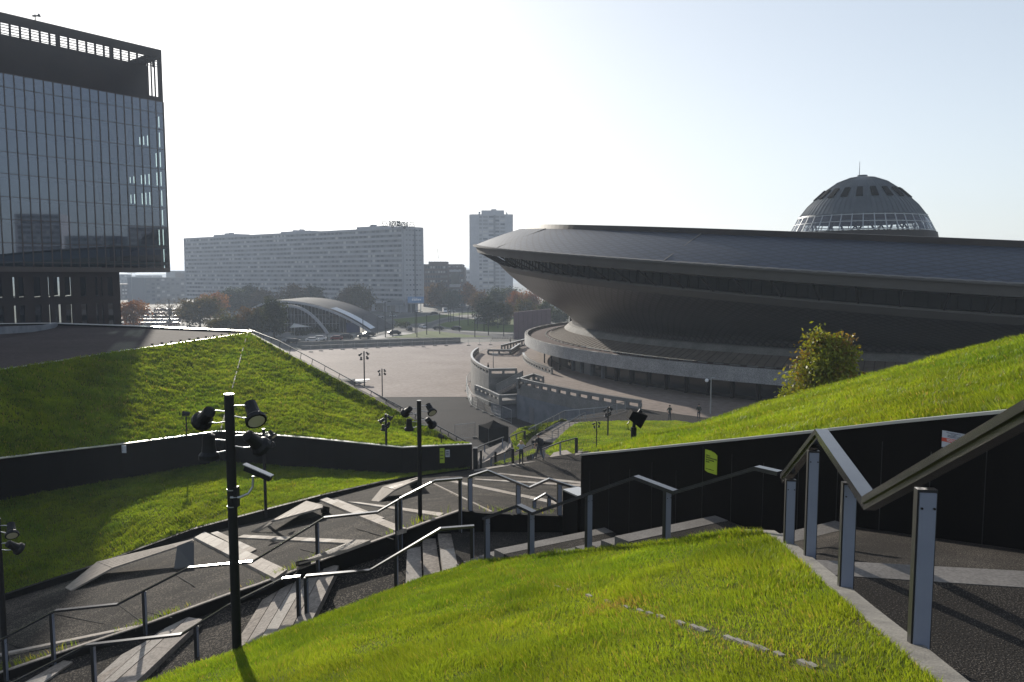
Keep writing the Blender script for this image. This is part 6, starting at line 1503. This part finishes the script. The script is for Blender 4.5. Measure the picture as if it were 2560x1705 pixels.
for (X, Y, col, kind, rz, lab) in ((300, 1382, 'silver', 0, 8, 'silver car at the left end of the traffic queue, half behind the grass edge'), (345, 1387, 'black', 0, 8, 'dark car second from the left in the traffic queue'), (520, 1376, 'white', 0, 8, 'front one of two white cars in the traffic queue'), (588, 1366, 'white', 1, 8, 'rear one of two white cars, half hidden by the other'), (743, 1361, 'red', 2, 8, 'dark red car between the white and the black cars in the queue'), (830, 1346, 'black', 1, 8, 'black car just right of the dark red one'), (995, 1346, 'black', 0, 10, 'black car by the right foot of the arched hall'), (1040, 1322, 'black', 0, 30, 'dark car behind the black one at the foot of the arched hall'), (1275, 1312, 'black', 1, 20, 'big black car next to the triangular grass island'), (1408, 1274, 'black', 1, -70, 'black car seen from behind on the curving lane'), (1393, 1224, 'black', 2, -80, 'small dark car farther up the curving lane'), (1535, 1252, 'white', 2, -60, 'white car between the black cars at the grass island tip'), (1678, 1264, 'black', 0, -5, 'black car right of the white one above the grass island'), (1843, 1266, 'black', 2, -5, 'rightmost black car above the grass island'), (1140, 1158, 'silver', 0, 5, 'silver car on the far road under the slab block'), (1262, 1148, 'silver', 2, 5, 'second silver car on the far road, right of the first'), (1640, 1125, 'black', 0, 5, 'dark car on the far road before the offices'), (1800, 1105, 'silver', 0, 5, 'silver car on the far road near the white van'), (1985, 1018, 'white', 2, 60, 'white car far up the road beneath the residential tower')):
    putcar(col, kind, onZ(*z3(X, Y), .014), rz, lab, G1)
vp = onZ(*z3(1735, 1108), .014); t = empty('van', vp, 'white van on the far road right of the slab block', 'van', rz=R(-75))
MB().hexa([(-2.6, -1, .4), (2.6, -1, .4), (2.6, 1, .4), (-2.6, 1, .4)], [(-2.6, -.95, 2.7), (1.6, -.95, 2.7), (1.6, .95, 2.7), (-2.6, .95, 2.7)]).build('body', CM['white'], t, world=False); MB().add([(2.2, -.85, 1.4), (2.2, .85, 1.4), (1.75, .85, 2.5), (1.75, -.85, 2.5)], [(0, 1, 2, 3)]).build('windscreen', M['glassdark'], t, world=False)
for x in (-1.6, 1.7):
    for s in (-1, 1): MB().tube([(x, s * .8, .36), (x, s * 1.03, .36)], .36, 12).build('wheel', M['tyre'], t, world=False)
rr_ = random.Random(12)
cols = ['black', 'white', 'silver', 'silver', 'blue', 'black', 'red']
for ry in range(5):
    for rx_ in range(11):
        if rr_.random() < .12: continue
        p = onZ(281 + rx_ * 12.2 + ry * 2, 748 - ry * 8.3, .014); cl = rr_.choice(cols)
        putcar(cl, 0, p, 62 + rr_.uniform(-4, 4), cl + ' car parked in the glinting car park behind the autumn trees', 'cars in the car park')
# ---- street poles
pole0 = None
for (X, y0, y1, Yk) in ((985, 1140, 1322, 0), (1115, 1140, 1302, 0), (1190, 1010, 1337, 0), (1258, 1110, 1332, 0), (1465, 1090, 1302, 0), (1480, 1105, 1335, 0), (1570, 1130, 1312, 0), (1690, 1110, 1304, 0), (1870, 1115, 1284, 0), (2013, 1120, 1335, 0), (2097, 1150, 1282, 0), (2137, 1180, 1318, 0), (2278, 1140, 1328, 0), (905, 885, 1200, 0), (1772, 1060, 1195, 0), (1790, 1065, 1200, 0), (1815, 1070, 1190, 0), (1895, 1060, 1170, 0), (1950, 1065, 1225, 0), (1990, 1050, 1150, 0), (2035, 1130, 1262, 0), (2225, 1110, 1255, 0), (975, 1010, 1200, 0), (655, 1305, 1395, 0)):
    f = onZ(*z3(X, y1), 0); tp = atY(*z3(X, y0), f.y); h_ = tp.z
    if pole0 is None:
        pole0 = empty('street_pole', f, 'dark slender street pole around the roundabout', 'street pole', 'street poles around the roundabout'); base_h = h_
        MB().tube([(0, 0, 0), (0, 0, h_)], [.16, .11], 8).build('pole', M['lampblack'], pole0, world=False); MB().tube([(0, 0, h_ - .1), (1.6, 0, h_ + .1)], .05, 5).bx(1.2, 2.1, -.15, .15, h_ + .05, h_ + .2).build('arm', M['lampblack'], pole0, world=False)
    else: c = copy_tree(pole0); c.location = f; c.scale = (1, 1, h_ / base_h)
f = atY(151 * .1639 + 276, 720, 330)
for (x, yt, yb, Y) in ((302, 628, 700, 420), (424, 628, 705, 500)):
    a_ = atY(x, yt, Y); t = empty('street_lamp', (a_.x, Y, 0), 'tall thin street lamp with two arms, ' + ('above the orange tree' if x < 400 else 'at the left corner of the slab block'), 'street lamp')
    MB().tube([(a_.x, Y, 0), (a_.x, Y, a_.z)], [.2, .12], 6).build('pole', M['steel'], t); MB().tube([(a_.x - 2.2, Y, a_.z + .1), (a_.x + 2.2, Y, a_.z + .1)], .12, 5).build('arm', M['steel'], t)
sh = RD([(2010, 1215), (2120, 1215)]); t = empty('bus_shelter', sh[0], 'small glazed tram stop shelter on the right grass island', 'shelter')
MB().bx(sh[0].x, sh[1].x, sh[0].y, sh[0].y + 2, 2.5, 2.7).build('roof', M['white'], t); MB().bx(sh[0].x + .2, sh[1].x - .2, sh[0].y + 1.8, sh[0].y + 1.9, 0, 2.5).build('back_wall', M['winC'], t)
for xx in (sh[0].x + .2, sh[1].x - .2): MB().bx(xx - .05, xx + .05, sh[0].y + .1, sh[0].y + .2, 0, 2.5).build('post', M['steel'], t)
# row of dark bicycles and stands beyond the square
bk0 = None
for i in range(9):
    p = onZ(1132 + i * 5.8, 782.5 - i * .1, 0)
    if bk0 is None:
        bk0 = empty('bicycle', p, 'dark bicycle in the rack at the far right of the pale square', 'bicycle', 'bicycles in the rack', rz=R(60)); m = MB()
        for x in (-.52, .52):
            c_ = [(x + .33 * math.cos(a * math.pi / 6), 0, .34 + .33 * math.sin(a * math.pi / 6)) for a in range(13)]; MB().tube(c_, .03, 4).build('wheel', M['tyre'], bk0, world=False)
        m.tube([(-.52, 0, .34), (-.1, 0, .9), (.42, 0, .85), (.52, 0, .34)], .03, 4).tube([(-.1, 0, .9), (0, 0, .34), (.42, 0, .85)], .03, 4).tube([(.42, -.25, 1.05), (.42, .25, 1.05)], .025, 4).bx(-.22, .02, -.06, .06, .95, 1.0); m.build('frame', M['lampblack'], bk0, world=False)
    else: c = copy_tree(bk0); c.location = p
# ================================================================ TREES
def crown(name, parent, n, rx, rz, zc, leaf, cols, seed, mtl, clumps=40, hollow=.35, flat=.0, core=None, cs_=(.16, .16)):
    r = np.random.default_rng(seed); u = r.normal(size=(clumps, 3)); u /= np.linalg.norm(u, axis=1)[:, None]
    rad = (hollow + (1 - hollow) * r.random(clumps) ** .5) * (.8 + .35 * r.random(clumps)); cc = u * rad[:, None] * np.array([rx, rx, rz]); cc[:, 2] += zc
    if core is not None: cc = core(cc, r)
    k = r.integers(0, clumps, n); cs = (cs_[0] + cs_[1] * r.random(clumps)) * rx
    p = cc[k] + r.normal(size=(n, 3)) * cs[k][:, None] * np.array([1, 1, .8])
    a = r.normal(size=(n, 3)); a /= np.linalg.norm(a, axis=1)[:, None]; b = np.cross(a, r.normal(size=(n, 3))); b /= np.linalg.norm(b, axis=1)[:, None]
    s = leaf * (.6 + .8 * r.random(n))[:, None]
    V = np.stack([p - a * s, p - b * s * .55, p + a * s, p + b * s * .55], 1)
    cl = np.array(cols); t_ = np.clip(r.random(clumps)[k] * .8 + r.normal(0, .18, n), 0, .999) * (len(cl) - 1); i0 = t_.astype(int); fr = (t_ - i0)[:, None]
    c = cl[i0] * (1 - fr) + cl[np.minimum(i0 + 1, len(cl) - 1)] * fr
    o = quadmesh(name, V, [(0, 1, 2, 3)], c, mtl, 4); adopt(o, parent); return o, cc
def trunk(parent, h, r0, cc, seed, nl=9, zs=.35):
    rr = random.Random(seed); m = MB(); m.tube([(0, 0, -.3), (rr.uniform(-.1, .1) * r0, 0, h * .3), (rr.uniform(-1, 1) * r0, rr.uniform(-1, 1) * r0, h * .62), (0, 0, h * .85)], [r0, r0 * .8, r0 * .5, r0 * .2], 8)
    for j in rr.sample(range(len(cc)), min(nl, len(cc))):
        q = Vector(cc[j]); z0_ = min(q.z * .7, h * rr.uniform(zs, .7)); m.tube([(0, 0, z0_), (q.x * .45, q.y * .45, z0_ + (q.z - z0_) * .6), tuple(q)], [r0 * .35, r0 * .22, r0 * .08], 5)
    return m.build('trunk', M['bark'], parent, world=False)
PAL = {'orange': [(.16, .065, .010), (.22, .10, .015), (.12, .07, .012)], 'brown': [(.06, .042, .012), (.09, .055, .012), (.05, .045, .012)], 'green': [(.022, .038, .008), (.045, .058, .010), (.065, .065, .012)], 'dark': [(.014, .026, .008), (.026, .038, .009), (.036, .042, .01)], 'olive': [(.035, .038, .009), (.06, .055, .012), (.08, .062, .012)], 'red': [(.10, .032, .012), (.14, .055, .012), (.075, .055, .012)]}
tp_ = {}
def far_tree(kind, tall, loc, h, w, label):
    key = (kind, tall)
    if key not in tp_:
        t = empty('tree', (0, 0, 0)); H0 = 10.0; rx = 3.0 if tall else 4.2
        sd = abs(hash_(kind)) + (5 if tall else 0); n = 700 if kind == 'bare' else 3000
        o, cc = crown('crown', t, n, rx, 4.3, 5.7, .15 if kind == 'bare' else .36, PAL['brown' if kind == 'bare' else kind], sd, M['farleaf'], 50)
        trunk(t, H0, .28, cc, sd, 34 if kind == 'bare' else 12, .2); tp_[key] = (t, rx)
        c = t
    else: c = copy_tree(tp_[key][0])
    c.location = loc; rx = tp_[key][1]; c.scale = (w / (2 * rx), w / (2 * rx), h / 10.3); c.rotation_euler = (0, 0, random.random() * 6)
    tag(c, label, 'tree', 'autumn trees around the roundabout')
def hash_(s): return sum(ord(ch) * (i + 3) for i, ch in enumerate(s)) % 97
for x, yt, Y, wpx, kind, tall, lab in (
    (305, 688, 317, 58, 'orange', 0, 'bright orange tree next to the base of the glass tower'), (355, 700, 345, 40, 'bare', 0, 'thin bare tree before the glinting car park, left one'), (388, 675, 330, 62, 'bare', 1, 'taller bare tree before the glinting car park'), (428, 692, 325, 40, 'brown', 0, 'brown thin tree between the bare tree and the round one'),
    (458, 684, 312, 82, 'olive', 0, 'big round olive-brown tree left of the arched hall'), (494, 670, 372, 48, 'orange', 0, 'hazy orange tree behind the big round one'), (520, 722, 262, 56, 'green', 0, 'low green tree above the roof edge'), (492, 735, 256, 40, 'olive', 0, 'low bushy tree at the roof edge, left of the green one'), (572, 707, 266, 66, 'brown', 0, 'brown tree with orange top left of the tall dark green one'), (598, 710, 262, 44, 'olive', 1, 'olive tree squeezed between the brown and the tall dark tree'), (628, 687, 254, 46, 'dark', 1, 'tall dense dark green tree at the end of the pyramid lawn'),
    (536, 664, 410, 66, 'dark', 0, 'dim tree before the slab block, left of the arched roof'), (575, 657, 430, 50, 'dark', 0, 'dim taller tree before the slab block behind the arched roof'), (604, 664, 425, 60, 'brown', 0, 'dim brown tree before the slab block'), (676, 653, 420, 68, 'brown', 0, 'hazy brown tree above the crown of the arched roof'), (722, 657, 425, 44, 'dark', 1, 'hazy dark tree above the arched roof, right of the brown one'),
    (800, 660, 400, 44, 'brown', 0, 'left of two hazy trees by the right slope of the arched roof'), (832, 657, 395, 50, 'olive', 0, 'right of two hazy trees by the right slope of the arched roof'), (768, 690, 390, 40, 'dark', 0, 'low hazy tree behind the arched roof slope'),
    (1003, 650, 490, 50, 'brown', 0, 'dim tree in front of the broad brown office'), (1040, 668, 470, 40, 'dark', 0, 'dim dark tree below the dark square screen'), (1078, 648, 480, 32, 'orange', 1, 'orange-tinged tree at the foot of the residential tower'),
    (1121, 688, 318, 56, 'dark', 0, 'dark round tree left of the brown screen'), (1105, 668, 420, 40, 'brown', 0, 'hazy brown tree behind the dark round one'), (1140, 664, 400, 50, 'dark', 0, 'hazy dark tree below the residential tower'), (1162, 696, 330, 36, 'olive', 0, 'olive tree just left of the brown screen'), (1188, 674, 360, 42, 'red', 0, 'rust red tree above the brown screen, left one'), (1222, 672, 350, 46, 'red', 0, 'rust red tree above the brown screen, right one'), (1205, 688, 335, 40, 'olive', 0, 'yellowish tree directly above the brown screen'), (1256, 690, 320, 34, 'green', 1, 'green tree between the brown screen and the bowl'), (1284, 706, 310, 40, 'green', 0, 'bushy tree under the slope of the bowl'), (1172, 662, 480, 50, 'dark', 0, 'far hazy tree beside the residential tower foot')):
    tp = atY(x, yt, Y); far_tree(kind, tall, Vector((tp.x, Y, 0)), tp.z, wpx * K / FOC * Y, lab)
bu = None
for i, (x, y) in enumerate(((700, 768), (722, 766), (745, 765), (770, 763), (690, 771), (925, 752), (1130, 748), (1155, 747))):
    p = onZ(x, y, 0)
    if bu is None:
        bu = empty('shrub', p, 'low dark shrub along the street by the arched hall', 'shrub', 'low street shrubs'); o, cc = crown('foliage', bu, 500, 2.2, .7, .6, .2, PAL['dark'], 55, M['farleaf'], 18)
    else: c = copy_tree(bu); c.location = p; c.rotation_euler = (0, 0, i); c.scale = (1 + .2 * (i % 3),) * 3
# the tree rising behind the right lawn
Yt_ = 38.0; tb_ = atY(1905, 900, Yt_); zt_ = atY(1905, 752, Yt_).z; zb2 = atY(1905, 925, Yt_).z - 4.2
t = empty('maple_tree', (tb_.x, Yt_, zb2), 'young yellowing maple rising behind the right lawn, before the bowl', 'tree')
Ht = zt_ - zb2; rx = 104 * K / FOC * Yt_
def corefn(cc, r):
    z = cc[:, 2]; f = np.clip((z - Ht * .42) / (Ht * .58), 0, 1); wf = (1 - f ** 1.7) * 1.0 + .12
    cc[:, 0] = cc[:, 0] / np.maximum(np.abs(cc[:, 0]).max(), .1) * rx * wf * .95; cc[:, 1] = cc[:, 1] / np.maximum(np.abs(cc[:, 1]).max(), .1) * rx * wf * .9
    cc[:, 0] += np.where(f > .6, np.where(r.random(len(cc)) < .35, -.45, .22) * f * 1.2, 0); return cc
o, cc = crown('crown', t, 24000, rx, Ht * .36, Ht * .64, .095, [(.20, .12, .014), (.20, .18, .016), (.22, .24, .018), (.15, .19, .015), (.27, .28, .025), (.24, .26, .02)], 91, M['leaf'], 230, .15, core=corefn, cs_=(.085, .075))
trunk(t, Ht, .11, cc, 5, 40, .25)
# a few street blocks behind the camera's right, mirrored in the tower glass
for i, (ax_, ay_, bx_, by_, h_, fl_n, lab) in enumerate(((252, 128, 258, 92, 52, 15, 'pale apartment block beyond the arena, seen mirrored in the middle of the glass tower'), (262, 84, 270, 52, 46, 13, 'apartment block beyond the arena, seen mirrored at the left of the glass tower'), (300, 40, 304, 12, 62, 18, 'tall apartment block beyond the arena, seen mirrored at the far left of the glass tower'))):
    block('apartment_block', lab, (ax_, ay_), (bx_, by_), 14, h_, fl_n, 9, 0, seed=40 + i, nwin=20)
# ================================================================ AIR
mb = MB().bx(-4600, 4600, -320, 4600, -2, 78)
hz = bpy.data.materials.new('haze'); hz.use_nodes = True; nt = hz.node_tree; nt.nodes.clear()
ou = nt.nodes.new('ShaderNodeOutputMaterial'); pv_ = nt.nodes.new('ShaderNodeVolumePrincipled'); pv_.inputs['Color'].default_value = (.74, .85, 1, 1); pv_.inputs['Density'].default_value = .00033; pv_.inputs['Anisotropy'].default_value = .1
nt.links.new(pv_.outputs[0], ou.inputs['Volume'])
tag(mb.build('haze', hz), 'thin pale haze in the air over the town', 'haze', kind='stuff')
